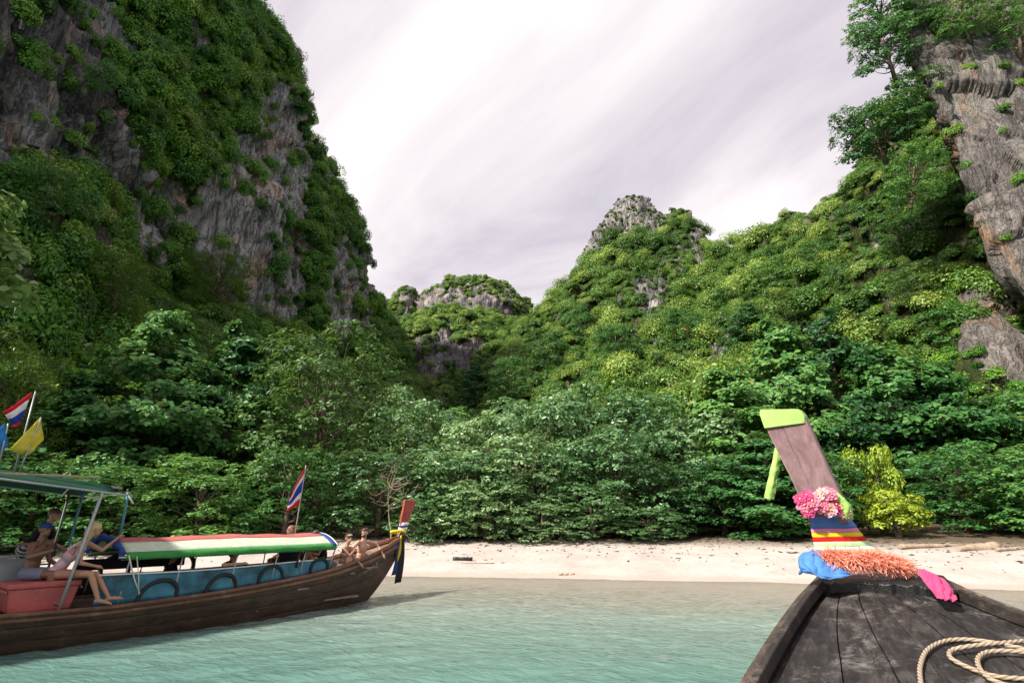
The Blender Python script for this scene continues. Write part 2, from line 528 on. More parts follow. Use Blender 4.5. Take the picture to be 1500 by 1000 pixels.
fo = ramp(nt, mathn(nt, 'ADD', at.outputs['Fac'], mathn(nt, 'MULTIPLY', mathn(nt, 'SUBTRACT', noise(nt, v, 2.5, 5, 0.6), 0.5), 0.05)), [(0.004, (0.9, 0.9, 0.9)), (0.022, (0, 0, 0))])
fd = N(nt, 'ShaderNodeBsdfDiffuse'); fd.inputs['Color'].default_value = (0.62, 0.60, 0.57, 1)
x0 = N(nt, 'ShaderNodeMixShader'); nt.links.new(fo.outputs[0], x0.inputs[0]); nt.links.new(x1.outputs[0], x0.inputs[1]); nt.links.new(fd.outputs[0], x0.inputs[2])
x1 = x0
gl = N(nt, 'ShaderNodeBsdfGlossy'); gl.inputs['Roughness'].default_value = 0.09; nt.links.new(nb, gl.inputs['Normal'])
fr = N(nt, 'ShaderNodeFresnel'); fr.inputs['IOR'].default_value = 1.22; nt.links.new(nb, fr.inputs['Normal'])
x2 = N(nt, 'ShaderNodeMixShader'); nt.links.new(fr.outputs[0], x2.inputs[0]); nt.links.new(x1.outputs[0], x2.inputs[1]); nt.links.new(gl.outputs[0], x2.inputs[2])
nt.links.new(x2.outputs[0], o.inputs[0])
M['water'] = m
water = link_mesh('water', wme, M['water'])
tag(water, 'rippled turquoise shallow sea water between the two boats and the beach', 'sea', kind='structure')

# ------------------------------------------------------------------ cliffs and hills as lofted rock
def catmull(C, K):
    """C (n,...) control rows -> smooth rows, K samples per span"""
    C = np.asarray(C, float)
    E = np.concatenate([[2 * C[0] - C[1]], C, [2 * C[-1] - C[-2]]])
    out = []
    for i in range(len(C) - 1):
        p0, p1, p2, p3 = E[i:i + 4]
        for t in np.linspace(0, 1, K, endpoint=False):
            out.append(0.5 * (2 * p1 + (p2 - p0) * t + (2 * p0 - 5 * p1 + 4 * p2 - p3) * t * t + (3 * p1 - p0 - 3 * p2 + p3) * t ** 3))
    out.append(C[-1])
    return np.array(out)

def vnormals(G):
    du = np.gradient(G, axis=1); dv = np.gradient(G, axis=0)
    n = np.cross(du, dv)
    return n / (np.linalg.norm(n, axis=2)[:, :, None] + 1e-9)

def in_poly(q, poly):
    x, y = q[:, 0], q[:, 1]
    inside = np.zeros(len(q), bool)
    j = len(poly) - 1
    for i in range(len(poly)):
        xi, yi = poly[i]; xj, yj = poly[j]
        c = ((yi > y) != (yj > y)) & (x < (xj - xi) * (y - yi) / ((yj - yi) + 1e-9) + xi)
        inside ^= c
        j = i
    return inside

# where the photograph shows bare rock (polygon, share of plants that still grow there)
BARE = {
    'left': [
        ([(268, 330), (306, 250), (362, 150), (400, 112), (448, 128), (470, 220), (456, 330), (442, 480), (392, 505), (318, 470), (284, 405)], 0.05),
        ([(472, 345), (508, 318), (548, 378), (552, 455), (522, 500), (482, 488)], 0.08),
        ([(-400, -400), (150, -400), (175, 0), (160, 110), (200, 190), (250, 260), (300, 330), (262, 345), (205, 350), (160, 262), (90, 255), (-400, 250)], 0.07),
        ([(205, 180), (250, 215), (262, 330), (240, 420), (200, 380)], 0.15),
    ],
    'peak': [
        ([(826, 400), (862, 290), (880, 200), (965, 200), (978, 318), (962, 348), (900, 346), (848, 402)], 0.7),
        ([(1004, 332), (1036, 340), (1042, 378), (1008, 374)], 0.08),
        ([(925, 400), (990, 395), (985, 450), (935, 455)], 0.45),
        ([(1046, 480), (1070, 488), (1078, 556), (1054, 562)], 0.04),
        ([(1176, 286), (1218, 284), (1214, 322), (1178, 326)], 0.05),
        ([(1272, 340), (1300, 345), (1302, 384), (1276, 380)], 0.08),
        ([(1052, 425), (1085, 425), (1085, 450), (1052, 450)], 0.2),
    ],
    'bluff': [([(594, 520), (622, 490), (665, 480), (706, 510), (702, 556), (640, 548), (602, 556)], 0.08)],
    'mesa': [([(600, 430), (640, 424), (745, 430), (752, 470), (600, 480)], 0.05)],
    'pinnacle': [([(588, 428), (612, 420), (612, 500), (590, 480)], 0.03)],
    'slab': [([(-9999, -9999), (9999, -9999), (9999, 9999), (-9999, 9999)], 0.05)],
    'buttress': [([(1396, 425), (1600, 425), (1600, 560), (1450, 555), (1412, 530)], 0.05)],
}

def facets(p, size, seed, tilt=0.5):
    """offset of broken rock: every cell is a flat, tilted block"""
    rs = np.random.RandomState(seed)
    T1, T2 = rs.uniform(-1, 1, 4096), rs.normal(size=(4096, 3)) * tilt
    J_ = rs.uniform(0, 1, (4096, 3))
    q = p / np.asarray(size, float)
    i = np.floor(q).astype(np.int64)
    best = np.full(len(q), 1e9); val = np.zeros(len(q))
    for dx in (-1, 0, 1):
        for dy in (-1, 0, 1):
            for dz in (-1, 0, 1):
                c = i + np.array([dx, dy, dz])
                h = (c[:, 0] * 73856093 ^ c[:, 1] * 19349663 ^ c[:, 2] * 83492791) & 4095
                dd = q - (c + J_[h])
                d2 = np.sum(dd * dd, 1)
                m_ = d2 < best
                best = np.where(m_, d2, best)
                val = np.where(m_, T1[h] + np.sum(T2[h] * dd, 1), val)
    return val

def landform(cols, back, ku, kv, rough, flute=(0.5, 0.12), amp=1.0, seed=0.0, sink=None, block=1.0, shear=None, flw=0.75):
    """cols: per column the points foot..ridge; back: offsets added behind the ridge. Returns the displaced grid (nv,nu,3)."""
    C = []
    for c in cols:
        pts = [np.array(q, float) for q in c]
        if sink is not None:
            f = pts[0]; pts.insert(0, np.array([f[0], f[1] - 1.5, min(sink, f[2] - 1)])); 
        for b in back: pts.append(np.array(c[-1], float) + np.array(b, float))
        C.append(pts)
    C = np.array(C)                       # (ncol, nrow, 3)
    G = catmull(C, ku).transpose(1, 0, 2)     # (nrow, nu, 3)
    G = catmull(G, kv)                    # (nv, nu, 3)
    n = vnormals(G)
    q = G.reshape(-1, 3)
    s = np.array([seed, seed * 0.7, seed * 1.3])
    big = fbm(q * np.array([0.055, 0.055, 0.045]) + s, 3)
    fl = fbm(q * np.array([flute[0], flute[0], flute[1]]) + s, 4, 0.55, ridged=True)
    med = fbm(q * 0.30 + s, 4, 0.55)
    # blocky ledges
    st = noise3(q * np.array([0.16, 0.16, 0.30]) + s)
    st = np.round(st * 5) / 5
    wq = q + np.stack([fbm(q * 0.2 + 1, 2), fbm(q * 0.2 + 5, 2), fbm(q * 0.2 + 8, 2)], 1) * 1.5
    if shear is not None: wq = wq @ np.array(shear, float).T
    fc = facets(wq, (5.0, 5.0, 8.0), int(seed * 10), 0.8) * 0.9 + facets(wq, (1.7, 1.7, 3.0), int(seed * 10) + 1, 0.8) * 0.34
    d = (big * 2.6 + fl * flw + med * 0.5 + fc * block) * amp * rough
    d = d.reshape(G.shape[:2])
    return G + n * d[:, :, None], G

def bareness(land, p):
    """1 where rock lies bare, 0 where plants and soil cover it"""
    q = pix(p)
    jit = q + np.stack([fbm(p * 0.22 + 3, 3), fbm(p * 0.22 + 9, 3)], 1) * 26
    b = np.clip(fbm(p * 0.16 + 31, 3) * -2.2 - 0.65, 0, 0.8) if land != 'slope' else np.zeros(len(p))
    for poly, share in BARE.get(land, []):
        b = np.where(in_poly(jit, poly), 1.0, b)
    return b

def add_land(land, name, cols, back, ku, kv, rough, mat, label, cat, **kw):
    G, G0 = landform(cols, back, ku, kv, rough, **kw)
    nv, nu = G.shape[:2]
    me = np_mesh(name, G.reshape(-1, 3), grid_faces(nu, nv))
    q = G.reshape(-1, 3)
    me.attributes.new('bare', 'FLOAT', 'POINT').data.foreach_set('value', bareness(land, q).astype(np.float32))
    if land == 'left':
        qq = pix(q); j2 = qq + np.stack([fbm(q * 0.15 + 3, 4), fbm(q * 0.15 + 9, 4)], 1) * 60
        me.attributes.new('painted_shade', 'FLOAT', 'POINT').data.foreach_set('value', (np.clip((235 - j2[:, 0]) / 80, 0, 1) * 0.96).astype(np.float32))  # mask of the painted cliff shade, stronger towards the left
    o = link_mesh(name, me, mat)
    tag(o, label, cat, kind='structure')
    return G

def PP(*a): return [P(*q) for q in a]

LAND = {}
lc = [
    [(-110, 30, 0), (-108, 30, 18), (-108, 31, 40), (-110, 33, 64), (-112, 36, 80)],
    [(-60, 22, 0), (-58, 22, 20), (-57, 22, 44), (-60, 25, 70), (-64, 28, 84)],
    PP((-20, 760, 36), (0, 500, 37), (-10, 260, 37.5), (-30, 20, 38), (-60, -260, 42)),
    PP((110, 740, 46), (118, 500, 47), (128, 300, 47), (140, 90, 49), (185, -150, 56)),
    PP((240, 720, 58), (246, 520, 59), (258, 330, 60), (280, 140, 63), (322, -55, 70)),
    PP((330, 700, 66), (333, 500, 67), (342, 350, 68), (352, 190, 71), (362, 28, 76)),
    PP((410, 680, 74), (412, 500, 75), (416, 370, 77), (420, 250, 79), (424, 130, 84)),
    PP((455, 670, 82), (458, 500, 83), (455, 390, 85), (452, 300, 87), (442, 205, 92)),
    PP((500, 660, 90), (503, 510, 91), (490, 420, 92), (478, 340, 93), (456, 272, 97)),
    PP((530, 650, 97), (533, 520, 98), (524, 450, 99.5), (516, 385, 101), (500, 315, 104)),
    PP((555, 640, 104), (556, 530, 105), (540, 480, 106), (530, 445, 108), (514, 405, 110)),
    PP((590, 630, 112), (584, 540, 113), (568, 505, 115), (556, 482, 118), (542, 466, 122)),
    PP((600, 640, 140), (585, 545, 142), (575, 510, 145), (565, 490, 148), (550, 478, 150)),
]
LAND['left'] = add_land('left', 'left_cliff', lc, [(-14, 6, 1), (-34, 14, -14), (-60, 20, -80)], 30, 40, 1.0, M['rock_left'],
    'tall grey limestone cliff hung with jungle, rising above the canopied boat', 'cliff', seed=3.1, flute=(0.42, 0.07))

ls = [
    PP((-500, 790, 20), (-420, 690, 20), (-360, 560, 26), (-300, 430, 31)),
    PP((-100, 790, 25.5), (-100, 660, 27), (-95, 540, 31), (-85, 420, 36)),
    PP((60, 789, 29.5), (60, 690, 31), (62, 550, 37), (70, 400, 45)),
    PP((200, 788, 33), (200, 700, 36), (202, 570, 44), (210, 450, 55)),
    PP((330, 787, 36), (330, 700, 42), (330, 580, 52), (332, 460, 66)),
    PP((450, 786, 38), (450, 700, 48), (450, 605, 62), (444, 520, 77)),
    PP((540, 785, 40), (540, 700, 55), (540, 615, 75), (535, 545, 99)),
    PP((650, 785, 40), (640, 700, 60), (630, 625, 85), (610, 560, 114)),
]
LAND['slope'] = add_land('slope', 'jungle_slope', ls, [(-6, 8, 0), (-12, 12, -30)], 24, 24, 0.45, M['earth'],
    'steep jungle covered slope at the foot of the grey cliff', 'hillside', sink=-2, seed=8.2)

pk = [
    PP((690, 690, 60), (702, 640, 84), (710, 590, 102), (714, 560, 116), (716, 535, 128)),
    PP((715, 690, 58), (722, 620, 82), (726, 565, 104), (728, 530, 120), (730, 503, 134)),
    PP((760, 690, 56), (756, 610, 80), (755, 545, 104), (757, 512, 124), (762, 480, 142)),
    PP((820, 690, 54), (816, 600, 78), (815, 520, 102), (820, 470, 124), (832, 424, 144)),
    PP((870, 690, 52), (868, 590, 76), (865, 490, 101), (868, 415, 125), (880, 340, 146)),
    PP((920, 690, 50), (920, 580, 74), (920, 470, 99), (921, 375, 125), (926, 292, 147)),
    PP((965, 690, 49), (965, 580, 71), (965, 470, 95), (965, 385, 121), (968, 322, 142)),
    PP((1010, 690, 48), (1010, 580, 68), (1010, 480, 91), (1014, 395, 116), (1014, 322, 138)),
    PP((1045, 690, 47), (1042, 580, 64), (1040, 490, 85), (1038, 435, 107), (1034, 386, 126)),
    PP((1110, 690, 44), (1106, 570, 58), (1102, 490, 74), (1098, 428, 91), (1093, 373, 108)),
    PP((1190, 690, 42), (1186, 560, 52), (1183, 465, 65), (1180, 390, 79), (1178, 325, 94)),
    PP((1280, 690, 40), (1276, 550, 48), (1272, 440, 57), (1268, 345, 68), (1262, 272, 80)),
    PP((1360, 690, 39), (1356, 540, 45), (1350, 410, 52), (1342, 280, 60), (1335, 160, 66)),
    PP((1450, 690, 38), (1442, 530, 43), (1432, 390, 48), (1422, 240, 54), (1412, 70, 58)),
    PP((1600, 690, 36), (1580, 510, 40), (1565, 360, 45), (1550, 190, 50), (1535, -20, 54)),
    PP((1900, 690, 28), (1880, 510, 31), (1850, 360, 35), (1800, 190, 40), (1780, -20, 44)),
]
LAND['peak'] = add_land('peak', 'central_peak', pk, [(3, 10, -2), (6, 26, -20), (10, 40, -100)], 26, 36, 0.85, M['rock_far'],
    'pointed jungle peak with bare rocky summit and a long green shoulder', 'hill', seed=5.7, sink=-3, flute=(0.30, 0.12))

bl = [
    PP((545, 640, 108), (552, 560, 120), (560, 520, 130), (566, 495, 142)),
    PP((600, 640, 106), (602, 560, 119), (604, 512, 126), (612, 470, 140)),
    PP((650, 640, 104), (650, 560, 118), (650, 505, 125), (655, 458, 140)),
    PP((700, 640, 106), (699, 560, 119), (702, 500, 127), (706, 464, 142)),
    PP((745, 640, 112), (744, 560, 124), (746, 510, 136), (748, 478, 150)),
    PP((820, 640, 120), (805, 560, 134), (795, 510, 148), (788, 480, 162)),
]
LAND['bluff'] = add_land('bluff', 'valley_bluff', bl, [(0, 14, -3), (0, 34, -60)], 26, 30, 0.75, M['rock_far'],
    'low fluted rock bluff with a rounded green top at the head of the valley', 'hill', seed=2.2, sink=-3, flute=(0.30, 0.05))

ms = [
    PP((585, 560, 222), (588, 500, 228), (592, 470, 232), (596, 452, 240)),
    PP((622, 560, 220), (624, 500, 226), (626, 455, 229), (632, 430, 240)),
    PP((655, 560, 218), (655, 500, 224), (656, 445, 227), (662, 417, 240)),
    PP((700, 560, 218), (700, 500, 224), (700, 445, 227), (702, 414, 240)),
    PP((742, 560, 220), (742, 500, 226), (741, 450, 229), (738, 424, 240)),
    PP((764, 560, 226), (762, 500, 232), (760, 465, 236), (756, 440, 244)),
    PP((800, 560, 240), (795, 500, 246), (790, 475, 250), (780, 458, 256)),
]
LAND['mesa'] = add_land('mesa', 'rock_mesa', ms, [(0, 22, -2), (0, 60, -110)], 20, 24, 0.9, M['rock_far'],
    'far flat topped rock mesa with a strip of bushes along its rim', 'hill', seed=6.6, flute=(0.22, 0.04))

pn = [
    PP((555, 540, 176), (560, 500, 178), (566, 470, 180), (571, 452, 183)),
    PP((573, 540, 172), (576, 500, 174), (579, 455, 177), (583, 432, 181)),
    PP((590, 540, 171), (591, 500, 173), (592, 450, 175), (594, 427, 179)),
    PP((604, 540, 174), (603, 500, 175), (602, 450, 177), (603, 424, 180)),
    PP((610, 540, 182), (609, 500, 183), (607, 452, 184), (605, 430, 185)),
    PP((618, 540, 192), (614, 500, 192), (610, 465, 192), (606, 440, 190)),
]
LAND['pinnacle'] = add_land('pinnacle', 'rock_pinnacle', pn, [(-2, 8, -3), (-3, 16, -60)], 16, 24, 0.22, M['rock_far'],
    'small rock pinnacle half covered in bushes beside the far mesa', 'hill', seed=1.2, flute=(0.3, 0.05))

# leaning slab of bare rock: rows run along its lower edge
edge = [(1250, -260, 48), (1296, -110, 46), (1328, 10, 44), (1352, 105, 43), (1396, 205, 41), (1438, 305, 39.5), (1482, 400, 38), (1540, 486, 36.5), (1610, 570, 35), (1720, 690, 33)]
sl = []
for (x, y, d) in edge:
    sl.append(PP((x + 60, y + 20, d + 16), (x + 14, y + 6, d + 6), (x, y, d), (x + 58, y - 26, d - 0.9), (x + 150, y - 60, d - 1.5), (x + 300, y - 130, d - 1.5), (x + 520, y - 260, d + 2)))
LAND['slab'] = add_land('slab', 'leaning_rock_slab', sl, [(20, 8, 20)], 30, 52, 0.42, M['rock_right'],
    'huge leaning slab of bare cracked limestone overhanging the green shoulder', 'cliff', seed=9.4, flute=(0.30, 0.20), block=1.5, flw=0.10, shear=((0.8, 0, 0.6), (0, 1, 0), (-0.3, 0, 0.45)))

rb = [
    PP((1372, 720, 44), (1375, 620, 44.5), (1390, 540, 46), (1398, 480, 48), (1400, 430, 51)),
    PP((1398, 720, 40), (1400, 620, 40.5), (1406, 530, 42), (1412, 470, 44), (1418, 420, 48)),
    PP((1450, 720, 38.5), (1450, 620, 39), (1452, 540, 40.5), (1454, 490, 42), (1458, 450, 46)),
    PP((1520, 720, 37), (1520, 620, 37.5), (1520, 560, 39), (1516, 520, 40.5), (1512, 490, 44)),
    PP((1700, 720, 34), (1680, 620, 35), (1660, 590, 37), (1640, 560, 38), (1620, 540, 41)),
]
LAND['buttress'] = add_land('buttress', 'rock_buttress', rb, [(3, 8, 0)], 30, 26, 0.34, M['rock_right'],
    'upright grey rock buttress under the leaning slab', 'cliff', seed=4.4, sink=-3, flute=(0.45, 0.12), block=1.6)
# ------------------------------------------------------------------ foliage
rng = np.random.RandomState(5)

def frames(nrm, rs):
    """random tangent frames for unit normals (n,3)"""
    a = rs.normal(size=nrm.shape)
    t = a - nrm * np.sum(a * nrm, 1)[:, None]
    t /= np.linalg.norm(t, axis=1)[:, None] + 1e-9
    return t, np.cross(nrm, t)

def unit(a):
    return a / (np.linalg.norm(a, axis=1)[:, None] + 1e-9)

def leaves_rhomb(pos, nrm, size, rs, aspect=0.55):
    """one pointed quad per leaf"""
    n = len(pos)
    t, b = frames(nrm, rs)
    L = (size * rs.uniform(0.7, 1.3, n))[:, None]
    fold = nrm * L * 0.10
    V = np.stack([pos - t * L * 0.5, pos + b * L * aspect * 0.5 + fold, pos + t * L * 0.5 - fold * 0.6, pos - b * L * aspect * 0.5 + fold], 1).reshape(-1, 3)
    F = np.arange(n * 4).reshape(n, 4)
    return V, F

def leaves_obov(base, direc, nrm, size, rs, width=0.5):
    """broad leaf from its stalk: two quads folded along the midrib"""
    n = len(base)
    d = unit(direc)
    s = unit(np.cross(d, nrm)); u = np.cross(s, d)
    L = (size * rs.uniform(0.65, 1.25, n))[:, None]
    W = L * width * 0.5
    droop = rs.uniform(0.02, 0.22, n)[:, None] * L
    tip = base + d * L - u * droop
    r1 = base + d * L * 0.35 + s * W * 0.72 + u * W * 0.25; r2 = base + d * L * 0.75 + s * W - u * (droop * 0.4 - W * 0.2)
    l1 = base + d * L * 0.35 - s * W * 0.72 + u * W * 0.25; l2 = base + d * L * 0.75 - s * W - u * (droop * 0.4 - W * 0.2)
    V = np.stack([base, r1, r2, tip, l2, l1], 1).reshape(-1, 3)
    i = np.arange(n)[:, None] * 6
    F = np.concatenate([i + np.array([[0, 1, 2, 3]]), i + np.array([[0, 3, 4, 5]])], 1).reshape(-1, 4)
    return V, F

def sphere_dirs(n, rs, zmin=-1.0):
    z = rs.uniform(zmin, 1, n); a = rs.uniform(0, 2 * math.pi, n)
    r = np.sqrt(1 - z * z)
    return np.stack([r * np.cos(a), r * np.sin(a), z], 1)

def clump_mesh(name, seed, nleaf, leaf, lobes=9, spread=0.62, aspect=0.55, hang=0.0):
    rs = np.random.RandomState(seed)
    c = sphere_dirs(lobes, rs, -0.15) * rs.uniform(0.25, 1, (lobes, 1)) * np.array([spread, spread, spread * 0.75])
    c[:, 2] -= hang * np.hypot(c[:, 0], c[:, 1])
    rad = rs.uniform(0.26, 0.50, lobes)
    k = rs.choice(lobes, nleaf, p=rad ** 2 / np.sum(rad ** 2))
    d = sphere_dirs(nleaf, rs, -0.55)
    rr = rad[k] * (1 - 0.35 * rs.uniform(0, 1, nleaf) ** 2) * rs.uniform(0.9, 1.12, nleaf)
    pos = c[k] + d * rr[:, None] * np.array([1, 1, 0.8])
    nrm = unit(d * 0.5 + unit(pos + np.array([0, 0, 0.25])) * 0.7 + np.array([0, 0, 0.35]) + rs.normal(size=d.shape) * 0.38)
    V, F = leaves_rhomb(pos, nrm, np.full(nleaf, leaf), rs, aspect)
    return np_mesh(name, V, F, smooth=False)

CLUMPS = {}
def clump_set(key, mat, n, nleaf, leaf, **kw):
    coll = bpy.data.collections.new('clumps_' + key)
    for i in range(n):
        me = clump_mesh('foliage_clump', 100 + i * 7 + len(CLUMPS) * 50, nleaf, leaf, **kw)
        me.materials.append(mat)
        coll.objects.link(bpy.data.objects.new('foliage_clump', me))
    CLUMPS[key] = coll
clump_set('hill', M['leaf_hill'], 6, 620, 0.15, lobes=6, spread=0.5)
clump_set('cliff', M['leaf_cliff'], 6, 760, 0.135, hang=0.25)
clump_set('feather', M['leaf_feather'], 4, 1100, 0.15, aspect=0.2, lobes=11)
clump_set('dark', M['leaf_dark'], 4, 520, 0.19)

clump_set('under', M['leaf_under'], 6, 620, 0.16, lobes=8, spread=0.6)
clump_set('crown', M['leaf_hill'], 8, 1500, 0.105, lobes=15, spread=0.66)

def scatter_nodes(coll):
    ng = bpy.data.node_groups.new('scatter_' + coll.name, 'GeometryNodeTree')
    ng.interface.new_socket('Geometry', in_out='INPUT', socket_type='NodeSocketGeometry')
    ng.interface.new_socket('Geometry', in_out='OUTPUT', socket_type='NodeSocketGeometry')
    nd, lk = ng.nodes, ng.links
    gi = nd.new('NodeGroupInput'); go = nd.new('NodeGroupOutput')
    ip = nd.new('GeometryNodeInstanceOnPoints')
    ci = nd.new('GeometryNodeCollectionInfo')
    ci.inputs['Collection'].default_value = coll
    ci.inputs['Separate Children'].default_value = True
    ci.inputs['Reset Children'].default_value = True
    def attr(nm, typ):
        a = nd.new('GeometryNodeInputNamedAttribute'); a.data_type = typ; a.inputs['Name'].default_value = nm
        return a.outputs['Attribute']
    er = nd.new('FunctionNodeEulerToRotation')
    lk.new(attr('rot', 'FLOAT_VECTOR'), er.inputs[0])
    lk.new(gi.outputs[0], ip.inputs['Points'])
    lk.new(ci.outputs[0], ip.inputs['Instance'])
    ip.inputs['Pick Instance'].default_value = True
    lk.new(attr('idx', 'INT'), ip.inputs['Instance Index'])
    lk.new(er.outputs[0], ip.inputs['Rotation'])
    lk.new(attr('scl', 'FLOAT_VECTOR'), ip.inputs['Scale'])
    lk.new(ip.outputs[0], go.inputs[0])
    return ng
NG = {k: scatter_nodes(c) for k, c in CLUMPS.items()}

def scatter(name, key, pos, up, scale, label, seed=0, flat=1.0):
    """one stuff object: clumps of leaves on points"""
    rs = np.random.RandomState(seed)
    n = len(pos)
    me = bpy.data.meshes.new(name)
    me.vertices.add(n); me.vertices.foreach_set('co', np.asarray(pos, np.float32).ravel())
    rot = np.zeros((n, 3), np.float32)
    for i in range(n):
        q = Vector(up[i]).to_track_quat('Z', 'Y') @ Euler((0, 0, rs.uniform(0, 6.28))).to_quaternion()
        e_ = q.to_euler(); rot[i] = (e_.x, e_.y, e_.z)
    s3 = np.stack([scale * rs.uniform(0.85, 1.2, n), scale * rs.uniform(0.85, 1.2, n), scale * flat * rs.uniform(0.75, 1.25, n)], 1).astype(np.float32)
    a = me.attributes.new('rot', 'FLOAT_VECTOR', 'POINT'); a.data.foreach_set('vector', rot.ravel())
    a = me.attributes.new('scl', 'FLOAT_VECTOR', 'POINT'); a.data.foreach_set('vector', s3.ravel())
    a = me.attributes.new('idx', 'INT', 'POINT'); a.data.foreach_set('value', rs.randint(0, len(CLUMPS[key].objects), n).astype(np.int32))
    o = bpy.data.objects.new(name, me)
    COL.objects.link(o)
    md = o.modifiers.new('scatter', 'NODES'); md.node_group = NG[key]
    tag(o, label, 'foliage', kind='stuff')
    return o

def sample_grid(G, n, rs):
    """n area-weighted points on a lofted grid, with normals"""
    a, b, c, d = G[:-1, :-1], G[:-1, 1:], G[1:, 1:], G[1:, :-1]
    cr_ = np.cross(c - a, d - b)
    ar = np.linalg.norm(cr_, axis=2).ravel() * 0.5
    k = rs.choice(len(ar), n, p=ar / ar.sum())
    u, v = rs.uniform(size=(2, n, 1))
    f = lambda q: q.reshape(-1, 3)[k]
    p = f(a) * (1 - u) * (1 - v) + f(b) * u * (1 - v) + f(c) * u * v + f(d) * (1 - u) * v
    nn = unit(f(cr_))
    return p, nn, ar.sum()

def dress(land, name, key, spacing, r0, r1, label, cover=0.92, seed=1, lift=0.25, extra=None, ridge_rows=None, rmul=None, flat=1.0, bare_mul=1.0):
    rs = np.random.RandomState(seed)
    G = LAND[land]
    if ridge_rows: G = G[ridge_rows[0]:ridge_rows[1]]
    _, _, area = sample_grid(G, 10, rs)
    n = int(area / spacing ** 2)
    p, nn, _ = sample_grid(G, n, rs)
    nn[nn[:, 1] > 0.9] *= 1
    q = pix(p)
    keep = np.ones(n)
    gap = fbm(p * 0.16 + 31, 3) * 0.5 + 0.5
    keep = np.where(gap > 1 - cover, 1.0, 0.25)
    jit = q + np.stack([fbm(p * 0.22 + 3, 3), fbm(p * 0.22 + 9, 3)], 1) * 26
    for poly, share in BARE.get(land, []):
        keep = np.where(in_poly(jit, poly), share * bare_mul, keep)
    keep = np.where((q[:, 0] < -350) | (q[:, 0] > 1900) | (q[:, 1] < -260) | (q[:, 1] > 800), keep * 0.25, keep)
    ok = rs.uniform(size=n) < keep
    p, nn, q = p[ok], nn[ok], q[ok]
    sc_ = (r0 + (r1 - r0) * rs.uniform(size=len(p)) ** 2.2) * (0.8 + 0.5 * (fbm(p * 0.35, 2) * 0.5 + 0.5))
    if rmul is not None: sc_ = sc_ * rmul(q)
    up = unit(nn * 0.55 + np.array([0, 0, 0.75]))
    pos = p + nn * (sc_ * (lift + 0.45 * np.clip(fbm(p * 0.5 + 5, 2), -0.6, 1)))[:, None]
    return scatter(name, key, pos, up, sc_, label, seed, flat)
for k in LAND:      # normals must look outwards (towards the open valley)
    G = LAND[k]
    n_ = np.cross(np.gradient(G, axis=1), np.gradient(G, axis=0))
    mid = G[G.shape[0] // 3, G.shape[1] // 2]; nm = n_[G.shape[0] // 3, G.shape[1] // 2]
    if np.dot(nm, np.array(CAM) - mid) < 0:
        LAND[k] = G[:, ::-1].copy()
dress('left', 'left_cliff_foliage', 'cliff', 1.0, 0.8, 2.3, 'deep green creepers and shrubs hanging down the tall grey cliff', 0.66, 21, flat=1.5)
dress('slope', 'slope_foliage', 'cliff', 1.0, 0.9, 1.9, 'dense dark jungle at the foot of the grey cliff', 0.93, 22)
dress('slope', 'feathery_foliage', 'feather', 3.2, 1.5, 2.6, 'feathery yellowish bamboo sprays on the slope under the grey cliff', 0.6, 23, lift=0.5)
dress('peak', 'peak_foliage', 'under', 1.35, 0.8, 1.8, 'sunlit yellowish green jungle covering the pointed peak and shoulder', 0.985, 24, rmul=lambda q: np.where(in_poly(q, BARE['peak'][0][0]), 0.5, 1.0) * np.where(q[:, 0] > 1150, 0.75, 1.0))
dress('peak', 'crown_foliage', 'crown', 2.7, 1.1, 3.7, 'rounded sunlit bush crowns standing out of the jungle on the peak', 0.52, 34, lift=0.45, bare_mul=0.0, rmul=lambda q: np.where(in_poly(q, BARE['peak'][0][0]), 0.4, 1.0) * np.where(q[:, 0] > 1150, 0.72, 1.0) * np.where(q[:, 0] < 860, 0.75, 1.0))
dress('left', 'hanging_foliage', 'crown', 3.0, 1.2, 2.6, 'bulging hanging shrubs on the tall grey cliff', 0.58, 35, lift=0.35, bare_mul=0.0)
dress('bluff', 'bluff_foliage', 'hill', 1.35, 1.1, 2.3, 'round green bushes on the low bluff at the valley head', 0.93, 25)
dress('mesa', 'mesa_foliage', 'hill', 2.0, 0.9, 2.3, 'strip of bushes along the rim of the far rock mesa', 0.9, 26)
dress('pinnacle', 'pinnacle_foliage', 'hill', 1.6, 1.0, 2.0, 'bushes clinging to the small rock pinnacle', 0.9, 27)
dress('slab', 'slab_foliage', 'cliff', 1.0, 0.6, 1.2, 'scattered shrubs rooted in cracks of the leaning slab', 0.9, 28)
dress('buttress', 'buttress_foliage', 'cliff', 1.0, 0.8, 1.5, 'shrubs and creepers around the upright rock buttress', 0.85, 29)

# ------------------------------------------------------------------ trees
def limb(mb, a, b, r0, r1, rs, bend=0.15, n=6):
    a = Vector(a); b = Vector(b)
    L = (b - a).length
    off = Vector(rs.normal(size=3)) * L * bend
    pts, rad = [], []
    for k in range(n):
        t = k / (n - 1)
        pts.append(a.lerp(b, t) + off * math.sin(math.pi * t) + Vector(rs.normal(size=3)) * L * 0.015)
        rad.append(r0 + (r1 - r0) * t)
    mb.tube(pts, rad, 7)
    return pts

